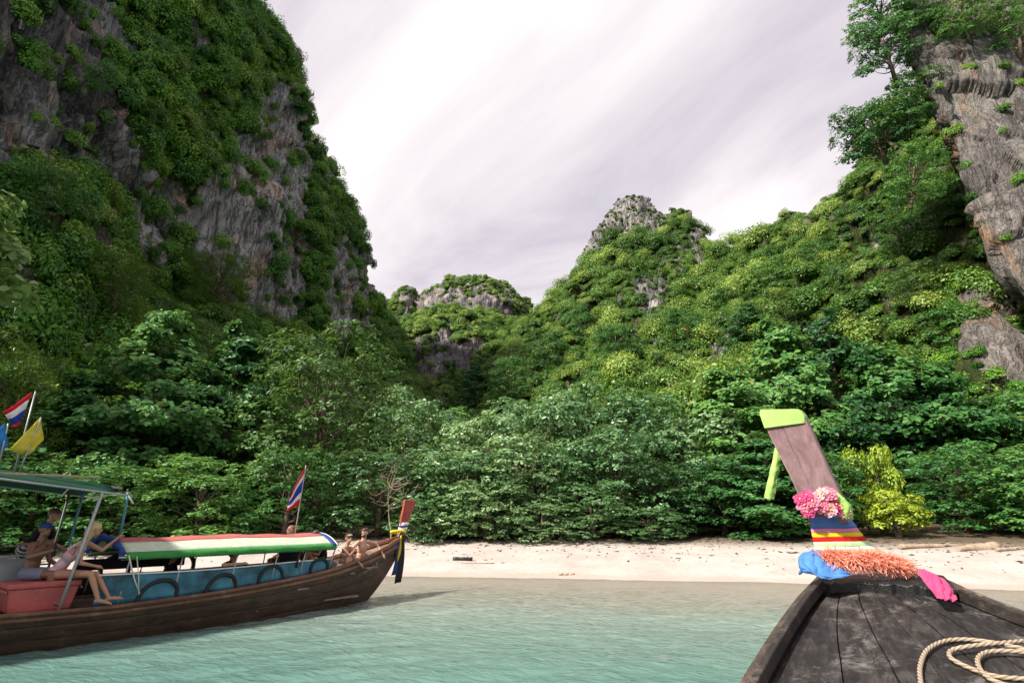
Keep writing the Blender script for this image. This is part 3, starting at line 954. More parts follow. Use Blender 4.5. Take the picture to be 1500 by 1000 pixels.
def whorls(centers, n_each, leaf, rs, tilt=(0.1, 0.55), width=0.5, spread=0.05, axis=None):
    m = len(centers)
    c = np.repeat(centers, n_each, 0)
    az = rs.uniform(0, 2 * math.pi, len(c))
    el_ = rs.uniform(tilt[0], tilt[1], len(c))
    d = np.stack([np.cos(az) * np.cos(el_), np.sin(az) * np.cos(el_), np.sin(el_)], 1)
    nrm = unit(np.array([0, 0, 1.0]) + rs.normal(size=d.shape) * 0.22)
    if axis is not None:                     # leaves hang outwards and turn their faces to the open side
        A = np.repeat(axis, n_each, 0)
        nrm = unit(A * 1.0 + np.array([0, 0, 0.75]) + rs.normal(size=d.shape) * 0.38)
        d = d + A * 0.35 + np.array([0, 0, -0.35])
        d = unit(d - nrm * np.sum(d * nrm, 1)[:, None] * 0.85)
    base = c + rs.normal(size=c.shape) * spread + d * leaf * 0.12
    return leaves_obov(base, d, nrm, np.full(len(c), leaf), rs, width)

def layered_tree(seed, H=12.0, Rd=4.8, tiers=9, leaf=0.40, low=0.06):
    rs = np.random.RandomState(seed)
    mb = MB()
    lean = rs.normal(size=2) * 0.5
    ax = lambda z: np.array([lean[0] * z / H + 0.25 * math.sin(z * 0.6 + seed), lean[1] * z / H, z])
    zs = np.linspace(-0.6, H * 0.97, 12)
    mb.tube([ax(z) for z in zs], [0.24 * (1 - 0.85 * max(0, z) / H) + 0.02 for z in zs], 9)
    C, AX = [], []
    for t in range(tiers):
        f = t / (tiers - 1)
        z0 = H * (low + (0.97 - low) * f)
        rt = Rd * (0.62 + 0.55 * math.sin(math.pi * min(1, f * 0.85 + 0.18))) * (1 - 0.62 * f ** 2.2)
        nb = rs.randint(5, 8)
        for b in range(nb):
            a = 2 * math.pi * (b + rs.uniform(-0.35, 0.35)) / nb + t * 1.1
            L = rt * rs.uniform(0.7, 1.12)
            z1 = z0 + rs.uniform(-0.75, 0.75)
            s = ax(z1 - 0.4); e_ = np.array([s[0] + L * math.cos(a), s[1] + L * math.sin(a), z1 + 0.10 * L + rs.uniform(-0.3, 0.3)])
            pts = limb(mb, s, e_, 0.07 * (1 - 0.5 * f), 0.015, rs, 0.06, 5)
            m = int(10 + L * 8)
            tt = rs.uniform(0.22, 1.05, m) ** 0.8
            lat = rs.normal(size=m) * 0.30 * L * np.clip(tt, 0.3, 1) * 0.75
            q = s[None] * (1 - tt[:, None]) + e_[None] * tt[:, None]
            q[:, 0] += -math.sin(a) * lat; q[:, 1] += math.cos(a) * lat
            q[:, 2] += rs.normal(size=m) * 0.22 + 0.12 - 0.05 * np.abs(lat)
            C.append(q)
            AX.append(np.stack([q[:, 0] - s[0], q[:, 1] - s[1], np.zeros(m)], 1) / (L + 0.1))
    C = np.concatenate(C); AX = np.concatenate(AX)
    V, F = whorls(C, 10, leaf, rs, (0.0, 0.5), axis=AX * 0.9)
    return mb, np_mesh('crown', V, F, smooth=False)

def lobed_tree(seed, H=11.0, Rd=4.8, lobes=22, nw=1200, leaf=0.27, base=0.02, each=8, width=0.52, shell=0.5):
    rs = np.random.RandomState(seed)
    mb = MB()
    mb.tube([(0, 0, -0.6), (0.1, 0, H * 0.2), (0.25, 0.1, H * 0.45), (0.2, 0.2, H * 0.7)], [0.28, 0.22, 0.15, 0.06], 9)
    C, A = [], []
    cs = []
    for k in range(lobes):
        f = (k + 0.5) / lobes
        z = H * (base + 0.10 + (0.78 - base) * f)
        prof = math.sqrt(max(0.05, 1 - ((z / H - 0.42) / 0.60) ** 2))
        a = k * 2.399 + rs.uniform(-0.4, 0.4)
        r = Rd * prof * rs.uniform(0.45, 0.80)
        cs.append((r * math.cos(a), r * math.sin(a), z, Rd * rs.uniform(0.20, 0.40)))
    for (x, y, z, r) in cs:
        limb(mb, (0.2, 0.1, max(0.3, z * 0.55)), (x * 0.85, y * 0.85, z - r * 0.2), 0.09, 0.02, rs, 0.10, 5)
        m = int(nw / lobes * (r / (Rd * 0.33)) ** 2)
        d = sphere_dirs(m, rs, -0.35)
        q = np.array([x, y, z]) + d * (r * (1 - shell * rs.uniform(size=(m, 1)) ** 2)) * np.array([1.15, 1.15, 0.62])
        C.append(q); A.append(d)
    C = np.concatenate(C); A = np.concatenate(A)
    ok = C[:, 2] > 0.12
    V, F = whorls(C[ok], each, leaf, rs, (-0.15, 0.5), width, 0.06, A[ok])
    return mb, np_mesh('crown', V, F, smooth=False)

TREES = {}
def proto(key, mb, crown, lmat):
    bmesh.ops.recalc_face_normals(mb.bm, faces=mb.bm.faces)
    tm = bpy.data.meshes.new('trunk'); mb.bm.to_mesh(tm); mb.bm.free()
    tm.materials.append(M['bark'])
    crown.materials.append(lmat)
    TREES[key] = (tm, crown)
for k, sd in (('la', 41), ('lb', 42)):
    proto(k, *layered_tree(sd), M['leaf_dark'])
proto('lc', *layered_tree(43, H=12, Rd=5.2, tiers=9, leaf=0.36), M['leaf_dark'])
proto('pa', *lobed_tree(51, lobes=26, nw=1500, leaf=0.25, base=0.10, each=9), M['leaf_pale'])
for k, sd in (('ga', 61), ('gb', 62), ('gc', 63)):
    proto(k, *lobed_tree(sd, H=10, Rd=5, lobes=26, nw=1150, leaf=0.33, base=-0.06, each=9), M['leaf_grey'])
for k, sd in (('da', 71), ('db', 72)):
    proto(k, *lobed_tree(sd, H=10, Rd=5, lobes=22, nw=1350, leaf=0.30, base=-0.05, each=8), M['leaf_dark'])
proto('li', *lobed_tree(81, H=3.2, Rd=2.2, lobes=18, nw=900, leaf=0.19, base=0.12, each=7), M['leaf_lime'])
proto('fe', *lobed_tree(91, H=10, Rd=5, lobes=24, nw=1700, leaf=0.30, base=0.0, each=10, width=0.16), M['leaf_feather'])
proto('si', *lobed_tree(95, H=8, Rd=4, lobes=18, nw=1000, leaf=0.30, base=0.15, each=7, width=0.42, shell=0.7), M['leaf_dark'])

proto('hi', *lobed_tree(97, H=16, Rd=4.2, lobes=15, nw=520, leaf=0.52, base=0.55, each=7, width=0.6), M['leaf_pale'])
REFH = {'hi': 16, 'la': 12, 'lb': 12, 'lc': 12, 'pa': 11, 'ga': 10, 'gb': 10, 'gc': 10, 'da': 10, 'db': 10, 'li': 3.2, 'fe': 10, 'si': 8}
REFR = {'hi': 4.2, 'la': 4.8, 'lb': 4.8, 'lc': 5.2, 'pa': 4.8, 'ga': 5, 'gb': 5, 'gc': 5, 'da': 5, 'db': 5, 'li': 2.2, 'fe': 5, 'si': 4}
tree_rs = np.random.RandomState(77)

def tree(name, key, px, top, Y, rad, label, group=None, base_z=None, rz=None, tilt=None):
    """a tree standing at depth Y under photograph column px, its top at row top"""
    tx, _, tz = P(px, top, Y)
    x = tx
    z0 = base_z if base_z is not None else float(ground_z(np.array([x]), np.array([Y]))[0])
    h = tz - z0
    root = empty(name, (x, Y, z0 - 0.02), tree_rs.uniform(0, 6.28) if rz is None else rz)
    if tilt: root.rotation_euler.x, root.rotation_euler.y = tilt
    root.scale = (rad / REFR[key], rad / REFR[key], h / REFH[key])
    tm, cm = TREES[key]
    link_mesh('trunk', tm, None, root)
    link_mesh('crown', cm, None, root)
    cat = 'shrub' if 'shrub' in name else 'tree'
    tag(root, label, cat, group)
    return root

BACK = 'trees behind the beach thicket'
GREY = 'grey green thicket trees behind the open sand'
# left of the boat prow
tree('beach_tree', 'lc', 250, 470, 33, 5.4, 'dark tiered broad-leaved tree reaching out over the boat canopy', rz=0.3)
tree('beach_tree', 'pa', 490, 466, 33, 5.0, 'large pale green rounded tree behind the striped boat canopy', rz=2.0)
tree('beach_tree', 'la', 150, 555, 31, 4.4, 'dark tiered tree beside the raised stern awning', rz=1.2)
tree('beach_tree', 'lb', 360, 490, 36, 4.6, 'tall dark tiered tree between the pale rounded tree and the cliff', rz=4.0)
tree('bamboo_thicket', 'fe', 45, 492, 30, 3.4, 'feathery yellowish bamboo behind the stern flags', rz=0.5)
tree('beach_shrub', 'db', 430, 650, 28.5, 3.0, 'low dark broad-leaved shrub behind the boat flag', rz=1.0)
tree('beach_shrub', 'da', 310, 660, 28.5, 3.4, 'spreading dark shrub behind the middle of the striped canopy', rz=3.2)
tree('beach_shrub', 'db', 190, 680, 27.5, 3.2, 'shady dark shrub behind the seated blonde woman', rz=5.2)
tree('beach_shrub', 'da', 60, 670, 26.5, 3.2, 'shady dark shrub under the feathery bamboo', rz=0.2)
tree('beach_shrub', 'db', -70, 640, 25, 4.0, 'dark shrub at the beach beyond the boat stern', rz=0.9)
tree('beach_shrub', 'ga', 560, 655, 30, 3.2, 'grey green shrub with dead twigs behind the red boat prow', rz=0.4)
tree('beach_tree', 'gb', 600, 560, 42, 4.2, 'mid green tree above the dead twigs at the valley mouth', rz=0.7)
tree('beach_tree', 'db', 640, 585, 46, 4.0, 'bright green tree at the valley mouth under the low rock bluff', rz=2.7)
tree('beach_tree', 'hi', -75, 225, 24.5, 4.6, 'tall bright big-leaved tree overhanging from beyond the boat stern', rz=0.4)
# the thicket behind the open sand
for (px, top, Y, rad, key) in ((655, 645, 31.5, 3.2, 'gb'), (715, 596, 33.5, 3.6, 'ga'), (785, 566, 35, 4.0, 'gc'), (858, 556, 35.5, 4.0, 'gb'), (930, 566, 35, 3.9, 'ga'), (1000, 590, 34.5, 3.6, 'gc'),
                               (690, 655, 29.6, 2.8, 'gc'), (760, 628, 30.0, 3.3, 'gb'), (835, 646, 30.4, 2.9, 'ga'), (905, 618, 30.2, 3.3, 'gc'), (975, 672, 29.5, 2.6, 'gb'),
                               (632, 722, 28.6, 1.8, 'ga'), (712, 694, 28.4, 2.3, 'gc'), (795, 732, 27.9, 1.8, 'ga'), (866, 700, 28.2, 2.3, 'gb'), (950, 738, 27.6, 1.8, 'gc')):
    row = 0 if Y > 31 else 1 if Y > 29 else 2
    lab = ('tall grey green tree forming the crest of the thicket behind the open sand', 'rounded grey green tree halfway up the face of the thicket behind the sand', 'low grey green leafy tree at the foot of the thicket, touching the sand')[row]
    tree('thicket_tree', key, px, top, Y, rad, lab, ('crest trees of the thicket', 'middle trees of the thicket', 'low trees along the foot of the thicket')[row])
# right hand side
tree('beach_tree', 'la', 1065, 545, 35, 4.6, 'tiered dark tree directly behind the lime ribbon of the prow', rz=0.9)
tree('beach_tree', 'lb', 1140, 480, 38, 4.8, 'tall tiered tree above the tip of the carved prow', rz=2.9)
tree('beach_tree', 'lc', 1215, 470, 37, 4.8, 'tall broad tiered tree between prow and leaning slab', rz=3.6)
tree('beach_tree', 'la', 1290, 505, 35, 4.4, 'tiered tree growing above the lime green shrubs', rz=5.0)
tree('beach_tree', 'lb', 1365, 545, 34, 4.2, 'dark tiered tree in front of the rock buttress', rz=0.1)
tree('beach_tree', 'db', 1435, 575, 33, 4.0, 'dense dark tree at the foot of the rock buttress', rz=1.7)
tree('beach_tree', 'da', 1520, 560, 32, 4.4, 'dense dark tree beyond the rock buttress and driftwood', rz=2.2)
tree('beach_tree', 'db', 1640, 540, 30, 4.6, 'dense dark tree at the far end of the beach', rz=2.9)
tree('beach_shrub', 'da', 1050, 660, 29, 2.9, 'glossy low shrub with big leaves at the edge of the sand', rz=0.6)
tree('beach_shrub', 'lb', 1115, 640, 28, 3.0, 'low tiered shrub overhanging the sand behind the prow', rz=1.9)
tree('beach_shrub', 'da', 1195, 660, 28.5, 2.8, 'dark shrub behind the flower garland of the prow', rz=3.9)
tree('beach_shrub', 'db', 1390, 650, 27.5, 3.0, 'dark shaded shrub behind the long driftwood log', rz=4.3)
tree('beach_shrub', 'da', 1460, 650, 27, 3.1, 'dark shaded shrub behind the driftwood stump', rz=5.5)
tree('beach_shrub', 'db', 1550, 640, 25, 3.3, 'dark shaded shrub past the driftwood stump', rz=0.8)
tree('lime_shrub', 'li', 1303, 716, 26.2, 1.45, 'bright lime green shrub at the back of the sand beside the prow', rz=0.8)
tree('lime_shrub', 'li', 1272, 652, 27.6, 1.15, 'upper lime green shrub growing above the other lime shrub', rz=2.0)
# trees rooted high on the rock
def cliff_tree(px, py, Y, h, rad, key, label, tilt=(0, 0)):
    q = P(px, py, Y)
    root = empty('cliff_tree', q, tree_rs.uniform(0, 6.28))
    root.rotation_euler.x, root.rotation_euler.y = tilt
    root.scale = (rad / REFR[key], rad / REFR[key], h / REFH[key])
    tm, cm = TREES[key]
    link_mesh('trunk', tm, None, root); link_mesh('crown', cm, None, root)
    return tag(root, label, 'tree')
cliff_tree(512, 330, 103, 6.0, 2.6, 'si', 'small tree leaning out from the stepped end of the grey cliff', (0, 0.3))
cliff_tree(478, 285, 98, 5.0, 1.8, 'si', 'thin tree on the grey cliff rim above the leaning small tree', (0, 0.2))
cliff_tree(1312, 120, 44, 6.5, 3.0, 'si', 'dark overhanging tree on the upper lip of the leaning slab', (0.2, -0.5))
cliff_tree(1310, 215, 44, 6.0, 2.8, 'si', 'dark overhanging tree below the lip of the leaning slab', (0.1, -0.5))
cliff_tree(1335, 300, 43, 6.5, 2.6, 'da', 'bright leafy tree hanging against the edge of the leaning slab', (0.1, -0.3))
cliff_tree(1285, 75, 45, 7.0, 3.6, 'db', 'dark ragged tree against the sky above the slab edge', (0.2, -0.6))
cliff_tree(1300, 245, 46, 7.0, 3.6, 'si', 'dark ragged tree against the sky over the green shoulder', (0.1, -0.4))
cliff_tree(1330, 190, 44, 6.0, 3.0, 'db', 'dense dark tree in the angle under the leaning slab', (0.1, -0.3))
cliff_tree(1345, 70, 43, 5.0, 2.8, 'da', 'leafy tree spilling over the top of the leaning slab', (0.1, -0.2))
cliff_tree(1420, 60, 41, 5.0, 3.0, 'da', 'leafy tree growing out over the face of the leaning slab', (0.1, 0.1))
cliff_tree(1495, 80, 40, 6.0, 3.2, 'db', 'dark tree filling the hollow above the leaning slab', (0.1, 0.1))
cliff_tree(115, 125, 44, 4.0, 1.7, 'si', 'pale lone shrub sticking out of the dark cliff face', (0.4, -0.9))
cliff_tree(320, 445, 61, 7.0, 4.2, 'fe', 'yellowish feathery tree at the foot of the bare grey rock face', (0, 0))
cliff_tree(160, 470, 42, 6.0, 3.4, 'fe', 'feathery tree in the shade under the dark cliff', (0, 0))

# single trees that stand out of the jungle on the slopes
def surf(land, px, py):
    """nearest point of a landform under a photograph pixel"""
    G = LAND[land].reshape(-1, 3)
    q = pix(G)
    d = np.hypot(q[:, 0] - px, q[:, 1] - py) + 0.02 * np.linalg.norm(G - np.array(CAM), axis=1)
    return G[int(np.argmin(d))]
def slope_tree(land, px, py, h, rad, key, label, group):
    g = surf(land, px, py)
    root = empty('slope_tree', (float(g[0]), float(g[1]) - 0.3, float(g[2]) - 0.8), tree_rs.uniform(0, 6.28))
    root.scale = (rad / REFR[key], rad / REFR[key], h / REFH[key])
    tm, cm = TREES[key]
    link_mesh('trunk', tm, None, root); link_mesh('crown', cm, None, root)
    return tag(root, label, 'tree', group)
for (px, py, h, rad, key) in ((1010, 520, 8, 3.6, 'db'), (1065, 470, 7, 3.2, 'da'), (1100, 530, 8, 3.8, 'lc'), (1130, 440, 7, 3.2, 'db'), (1160, 500, 7, 3.6, 'pa'), (1200, 400, 6, 2.8, 'da'), (1225, 470, 7, 3.2, 'db'),
                              (1255, 350, 5.5, 2.5, 'da'), (1285, 430, 6, 3.0, 'lb'), (1320, 370, 5.5, 2.6, 'db'), (1345, 450, 5.5, 2.8, 'pa'), (1370, 330, 5, 2.6, 'da'), (1385, 520, 5, 2.6, 'db')):
    slope_tree('peak', px, py, h, rad, key, 'separate leafy tree standing out of the jungle on the long green shoulder', 'trees on the long green shoulder')
for (px, py, h, rad, key) in ((745, 590, 8, 3.6, 'db'), (800, 540, 8, 3.6, 'da'), (850, 500, 8, 3.4, 'db'), (905, 540, 8, 3.8, 'da'), (950, 490, 8, 3.4, 'db'), (690, 600, 8, 3.6, 'lc')):
    slope_tree('peak', px, py, h, rad, key, 'dark tree in the shaded hollow below the pointed peak', 'dark trees below the pointed peak')
for (px, py, h, rad, key) in ((60, 330, 6, 3.0, 'da'), (130, 420, 7, 3.2, 'db'), (210, 480, 7, 3.4, 'lb'), (90, 470, 6, 3.0, 'fe'), (270, 420, 7, 3.2, 'fe'), (330, 500, 7, 3.2, 'da')):
    slope_tree('slope' if py > 400 else 'left', px, py, h, rad, key, 'tree rooted on the steep jungle slope under the grey cliff', 'trees on the steep slope under the grey cliff')
# ------------------------------------------------------------------ the boat under the photographer: its bow deck and prow
def wood_mat(name, dark, mid, lite, rough=0.65, scale=1.0, axis=1, wear=(0.45, 0.42, 0.40), wear_amt=0.35, spec=0.4):
    m, nt, o = nodes_of(name)
    p = N(nt, 'ShaderNodeBsdfPrincipled')
    sc_ = [9 * scale] * 3; sc_[axis] = 0.8 * scale
    oi = N(nt, 'ShaderNodeObjectInfo')
    v = coords(nt, tuple(sc_))
    add = N(nt, 'ShaderNodeVectorMath', operation='ADD')
    nt.links.new(v, add.inputs[0])
    cmb = N(nt, 'ShaderNodeCombineXYZ')
    for k in range(3): nt.links.new(mathn(nt, 'MULTIPLY', oi.outputs['Random'], 37.0), cmb.inputs[k])
    nt.links.new(cmb.outputs[0], add.inputs[1])
    f = noise(nt, add.outputs[0], 2.2, 8, 0.66, 0.6)
    v2 = coords(nt, (scale, scale, scale))
    g = noise(nt, v2, 2.6, 8, 0.70, 0.4)
    s = mathn(nt, 'ADD', mathn(nt, 'MULTIPLY', f, 0.55), mathn(nt, 'MULTIPLY', g, 0.45))
    r = ramp(nt, s, [(0.33, dark), (0.68, lite), (0.50, mid)])
    w_ = ramp(nt, noise(nt, v2, 6.5, 10, 0.8, 0.5), [(0.50, (0, 0, 0)), (0.62, (1, 1, 1))])
    g2 = ramp(nt, noise(nt, v2, 2.1, 4, 0.65, 0.6), [(0.45, (0.04, 0.04, 0.04)), (0.60, (1, 1, 1))])
    k = mathn(nt, 'MULTIPLY', mathn(nt, 'MULTIPLY', w_.outputs[0], g2.outputs[0]), wear_amt)
    c = mixc(nt, r.outputs[0], wear, k)
    nt.links.new(c, p.inputs['Base Color'])
    rr = N(nt, 'ShaderNodeMapRange'); nt.links.new(g, rr.inputs[0]); rr.inputs[3].default_value = rough - 0.2; rr.inputs[4].default_value = rough + 0.2
    nt.links.new(rr.outputs[0], p.inputs['Roughness'])
    p.inputs['Specular IOR Level'].default_value = spec
    nt.links.new(bump(nt, mathn(nt, 'ADD', f, mathn(nt, 'MULTIPLY', g, 0.6)), 0.55, 0.012), p.inputs['Normal'])
    nt.links.new(p.outputs[0], o.inputs[0])
    return m

M['deck'] = wood_mat('weathered dark deck', (0.005, 0.005, 0.006), (0.019, 0.017, 0.017), (0.065, 0.057, 0.055), 0.62, wear=(0.15, 0.135, 0.135), wear_amt=1.0, spec=0.25)
M['rail'] = wood_mat('worn gunwale', (0.016, 0.012, 0.011), (0.045, 0.033, 0.028), (0.13, 0.095, 0.075), 0.6, wear=(0.26, 0.18, 0.13), wear_amt=0.8)
M['prow'] = wood_mat('purple brown prow board', (0.10, 0.055, 0.06), (0.175, 0.105, 0.11), (0.25, 0.165, 0.165), 0.55, axis=2, wear=(0.10, 0.07, 0.07), wear_amt=0.5)
M['rail_dark'] = wood_mat('dark inner rail', (0.008, 0.007, 0.007), (0.020, 0.017, 0.016), (0.050, 0.040, 0.036), 0.55, wear=(0.2, 0.15, 0.12), wear_amt=0.6)
M['tar'] = simple('tarred wood', (0.012, 0.012, 0.014), 0.35, 0.4, 14, 0.6, spec=0.5)

def cloth_mat(name, col, rough=0.8, trans=0.12):
    m, nt, o = nodes_of(name)
    p = N(nt, 'ShaderNodeBsdfPrincipled')
    v = coords(nt)
    f = noise(nt, v, 9, 5, 0.6)
    r = ramp(nt, f, [(0.3, tuple(c * 0.82 for c in col)), (0.7, tuple(min(1, c * 1.12) for c in col))])
    nt.links.new(r.outputs[0], p.inputs['Base Color'])
    p.inputs['Roughness'].default_value = rough
    p.inputs['Specular IOR Level'].default_value = 0.12
    wv = N(nt, 'ShaderNodeTexWave'); wv.inputs['Scale'].default_value = 130; nt.links.new(v, wv.inputs['Vector'])
    nt.links.new(bump(nt, mathn(nt, 'ADD', mathn(nt, 'MULTIPLY', wv.outputs['Fac'], 0.15), noise(nt, v, 22, 5, 0.6)), 0.35, 0.006), p.inputs['Normal'])
    t = N(nt, 'ShaderNodeBsdfTranslucent'); nt.links.new(r.outputs[0], t.inputs['Color'])
    x = N(nt, 'ShaderNodeMixShader'); x.inputs[0].default_value = trans
    nt.links.new(p.outputs[0], x.inputs[1]); nt.links.new(t.outputs[0], x.inputs[2])
    nt.links.new(x.outputs[0], o.inputs[0])
    return m
M['c_lime'] = cloth_mat('lime cloth', (0.38, 0.62, 0.17), trans=0.2)
M['c_blue'] = cloth_mat('blue cloth', (0.075, 0.21, 0.50))
M['c_band_blue'] = cloth_mat('blue sash cloth', (0.10, 0.22, 0.52))
M['c_pink'] = cloth_mat('hot pink cloth', (0.58, 0.075, 0.20))
M['c_mauve'] = cloth_mat('mauve pink sash cloth', (0.72, 0.26, 0.44))
M['c_yellow'] = cloth_mat('yellow sash cloth', (0.80, 0.62, 0.02))
M['c_red'] = cloth_mat('red sash cloth', (0.62, 0.015, 0.02))
M['c_pale'] = cloth_mat('pale green sash cloth', (0.50, 0.72, 0.36))
M['c_white'] = cloth_mat('white sash cloth', (0.72, 0.74, 0.68))
M['c_peach'] = cloth_mat('peach sash cloth', (0.78, 0.36, 0.20))
M['feather'] = leaf_mat('orange feather', (0.58, 0.13, 0.08), (0.78, 0.25, 0.16), (0.85, 0.42, 0.32), 0.2, 0.7, 0.2, glow=(0.9, 0.3, 0.2))

BH = R(27)                                   # heading of this boat, to the right of +Y
BX = Vector((0.40 * math.cos(BH), -0.40 * math.sin(BH), 0))
right_boat = empty('longtail_boat', (BX.x, BX.y, 0), -BH)
tag(right_boat, 'dark weathered wooden boat bow with purple prow board wrapped in coloured cloths', 'boat')
MBW = Matrix.Translation((BX.x, BX.y, 0)) @ Matrix.Rotation(-BH, 4, 'Z')
MBI = MBW.inverted()
def bl(px, py, Y):
    """photograph pixel at depth Y -> coordinates of the near boat (x starboard, y forward)"""
    return MBI @ Vector(P(px, py, Y))

_ss = np.array([-6.5, -4, -1, 1, 2.5, 3.57, 4.3, 5.0, 5.58, 5.95])
_hw = np.array([0.62, 0.85, 1.0, 1.03, 0.98, 0.885, 0.775, 0.64, 0.48, 0.30])
_dz = np.array([0.80, 0.72, 0.74, 0.84, 0.96, 1.085, 1.20, 1.335, 1.47, 1.58])
HWs = lambda s: float(np.interp(s, _ss, _hw))
_fine = np.linspace(-6.5, 5.95, 200)
_sm = lambda a: np.convolve(np.pad(np.interp(_fine, _ss, a), 8, mode='edge'), np.ones(17) / 17, 'valid')
_hwf, _dzf = _sm(_hw), _sm(_dz)
HWs = lambda s: float(np.interp(s, _fine, _hwf))
DZs = lambda s: float(np.interp(s, _fine, _dzf))
_xs = [-6.5, -3, 1, 2.5, 3.57, 4.3, 5.0, 5.45, 6]; _xw = [0, .1, .36, .46, .46, .40, .22, .06, 0]
def side(s, sd):
    """half beam: the planking swells more to starboard at the shoulder of the bow"""
    return HWs(s) + (float(np.interp(s, _xs, _xw)) if sd > 0 else 0.0)
st = list(np.linspace(-6.5, 2.5, 13)) + list(np.linspace(2.8, 5.95, 22))
# hull skin
mb = MB()
rows = []
for s in st:
    w, z = HWs(s), DZs(s) + 0.02
    row = []
    for k in range(-6, 7):
        a = abs(k) / 6.0
        x = math.copysign(1, k) * side(s, k) * (a ** 0.55) * (1.0 if a == 1 else 0.98)
        zz = -0.42 + (z + 0.42) * a ** 2.1
        row.append((x, s + 0.25 * max(0, (s - 4.5)) * a ** 2 * 0.3, zz))
    rows.append(row)
tip = (0, 6.25, 1.45)
rows.append([(tip[0] + (k / 6.0) * 0.05, tip[1] - 0.35 * (1 - abs(k) / 6) ** 1.5, -0.42 + 2.0 * (abs(k) / 6.0) ** 1.3) for k in range(-6, 7)])
mb.strip(rows)
mb.build('hull', M['rail'], right_boat, thick=0.03)
# rails: capping plank and a raised inner strip on both sides
for sd in (-1, 1):
    mb = MB(); rows = []
    for s in st:
        w, z = side(s, sd), DZs(s) - (0.03 if sd > 0 else 0)
        rows.append([(sd * (w - 0.032), s, z - 0.03), (sd * (w + 0.026), s, z - 0.03), (sd * (w + 0.03), s, z + 0.022), (sd * (w - 0.032), s, z + 0.034)])
    mb.strip(rows, closed=True, smooth=False)
    mb.build('gunwale', M['rail'], right_boat, bevel=0.008)
    mb = MB(); rows = []
    for s in st:
        if s > 5.62: break
        w, z = side(s, sd), DZs(s) - (0.03 if sd > 0 else 0)
        rows.append([(sd * (w - 0.085), s, z - 0.02), (sd * (w - 0.034), s, z - 0.02), (sd * (w - 0.037), s, z + 0.062), (sd * (w - 0.080), s, z + 0.062)])
    mb.strip(rows, closed=True, smooth=False)
    mb.build('inner_rail', M['rail_dark'], right_boat, bevel=0.008)
# deck planks, each its own board; the seams fan out from the stem
fr_f = [0, .125, .26, .39, .52, .65, .78, .89, 1]
fr_b = [0, .19, .33, .455, .57, .68, .79, .90, 1]
for i in range(8):
    mb = MB(); rows = []
    for s in st:
        if s > 5.6: break
        t = min(1, max(0, (5.58 - s) / 1.6))
        wp, ws_ = side(s, -1) - 0.075, side(s, 1) - 0.075
        a = (fr_f[i] * (1 - t) + fr_b[i] * t) * 2 - 1; b = (fr_f[i + 1] * (1 - t) + fr_b[i + 1] * t) * 2 - 1
        g = 0.0032
        z = DZs(s) - 0.008
        ca = z - 0.05 * a * a; cb = z - 0.05 * b * b
        d = (i % 3) * 0.003
        xa = -wp + (wp + ws_) * (a + 1) / 2 + g; xb = -wp + (wp + ws_) * (b + 1) / 2 - g
        rows.append([(xa, s, ca + d - 0.03), (xa, s, ca + d), (xb, s, cb + d), (xb, s, cb + d - 0.03)])
    mb.strip(rows, closed=True, smooth=False)
    mb.build('deck_plank', M['deck'], right_boat, bevel=0.003)
mb = MB()
rows = [[(sd * (side(s, sd) - 0.07), s, DZs(s) - 0.10) for sd in (-1, 1)] for s in st if s < 5.7]
mb.strip(rows)
mb.build('deck_beam', M['tar'], right_boat)
# breast hook: a rough black baulk across the bow
mb = MB(); rows = []
rs = np.random.RandomState(3)
for k in range(25):
    t = k / 24
    x = -0.44 + 0.88 * t
    z = 1.455 + 0.015 * math.sin(t * math.pi) + rs.uniform(-0.006, 0.006)
    jag = rs.uniform(-0.014, 0.014)
    rows.append([(x, 5.46 + jag, z - 0.04), (x, 5.45 + jag, z + 0.035 + rs.uniform(-0.008, 0.008)), (x, 5.50, z + 0.062 + rs.uniform(-0.006, 0.006)), (x, 5.84, z + 0.095), (x, 5.86, z - 0.03)])
mb.strip(rows, closed=True, smooth=False)
mb.fan(rows[0]); mb.fan(rows[-1])
mb.build('breast_hook', M['tar'], right_boat, bevel=0.006)

# prow board: a thick plank raked forward
def slab_between(mb, L, Rr, th):
    """loft of a plank through matching left / right points; th = thickness away from the camera"""
    rows = []
    for a, b in zip(L, Rr):
        a, b = Vector(a), Vector(b)
        n = Vector((0.30, 0.95, 0.0)).normalized() * th
        rows.append([a, b, b + n, a + n])
    mb.strip(rows, closed=True, smooth=False)
    mb.fan(rows[0]); mb.fan(rows[-1])
def along(tbl, n):
    out = []
    t_ = np.linspace(0, len(tbl) - 1, n)
    A = np.array(tbl, float)
    return [tuple(np.interp(q, np.arange(len(tbl)), A[:, c]) for c in range(A.shape[1])) for q in t_]
PL = along([(1187, 772, 5.02), (1173, 735, 5.06), (1158, 700, 5.12), (1140, 665, 5.20), (1124, 632, 5.28), (1113, 606, 5.34)], 22)
PR = along([(1243, 766, 5.00), (1233, 728, 5.04), (1216, 692, 5.10), (1201, 658, 5.18), (1188, 628, 5.26), (1174, 602, 5.32)], 22)
mb = MB()
slab_between(mb, [bl(*q) for q in PL], [bl(*q) for q in PR], 0.075)
prow = mb.build('prow_board', M['prow'], right_boat, bevel=0.012)
mb = MB()          # the long drying crack
ck, cw = [], []
for k in range(15):
    i = 20 - k
    q = np.array(PL[i]) * 0.62 + np.array(PR[i]) * 0.38
    ck.append(Vector(bl(q[0] + rs.uniform(-0.7, 0.7), q[1], q[2] - 0.0012))); cw.append(0.0026 * (1 - k / 15) + 0.0003)
mb.tube(ck, cw, 4)
mb.build('crack', M['tar'], prow)

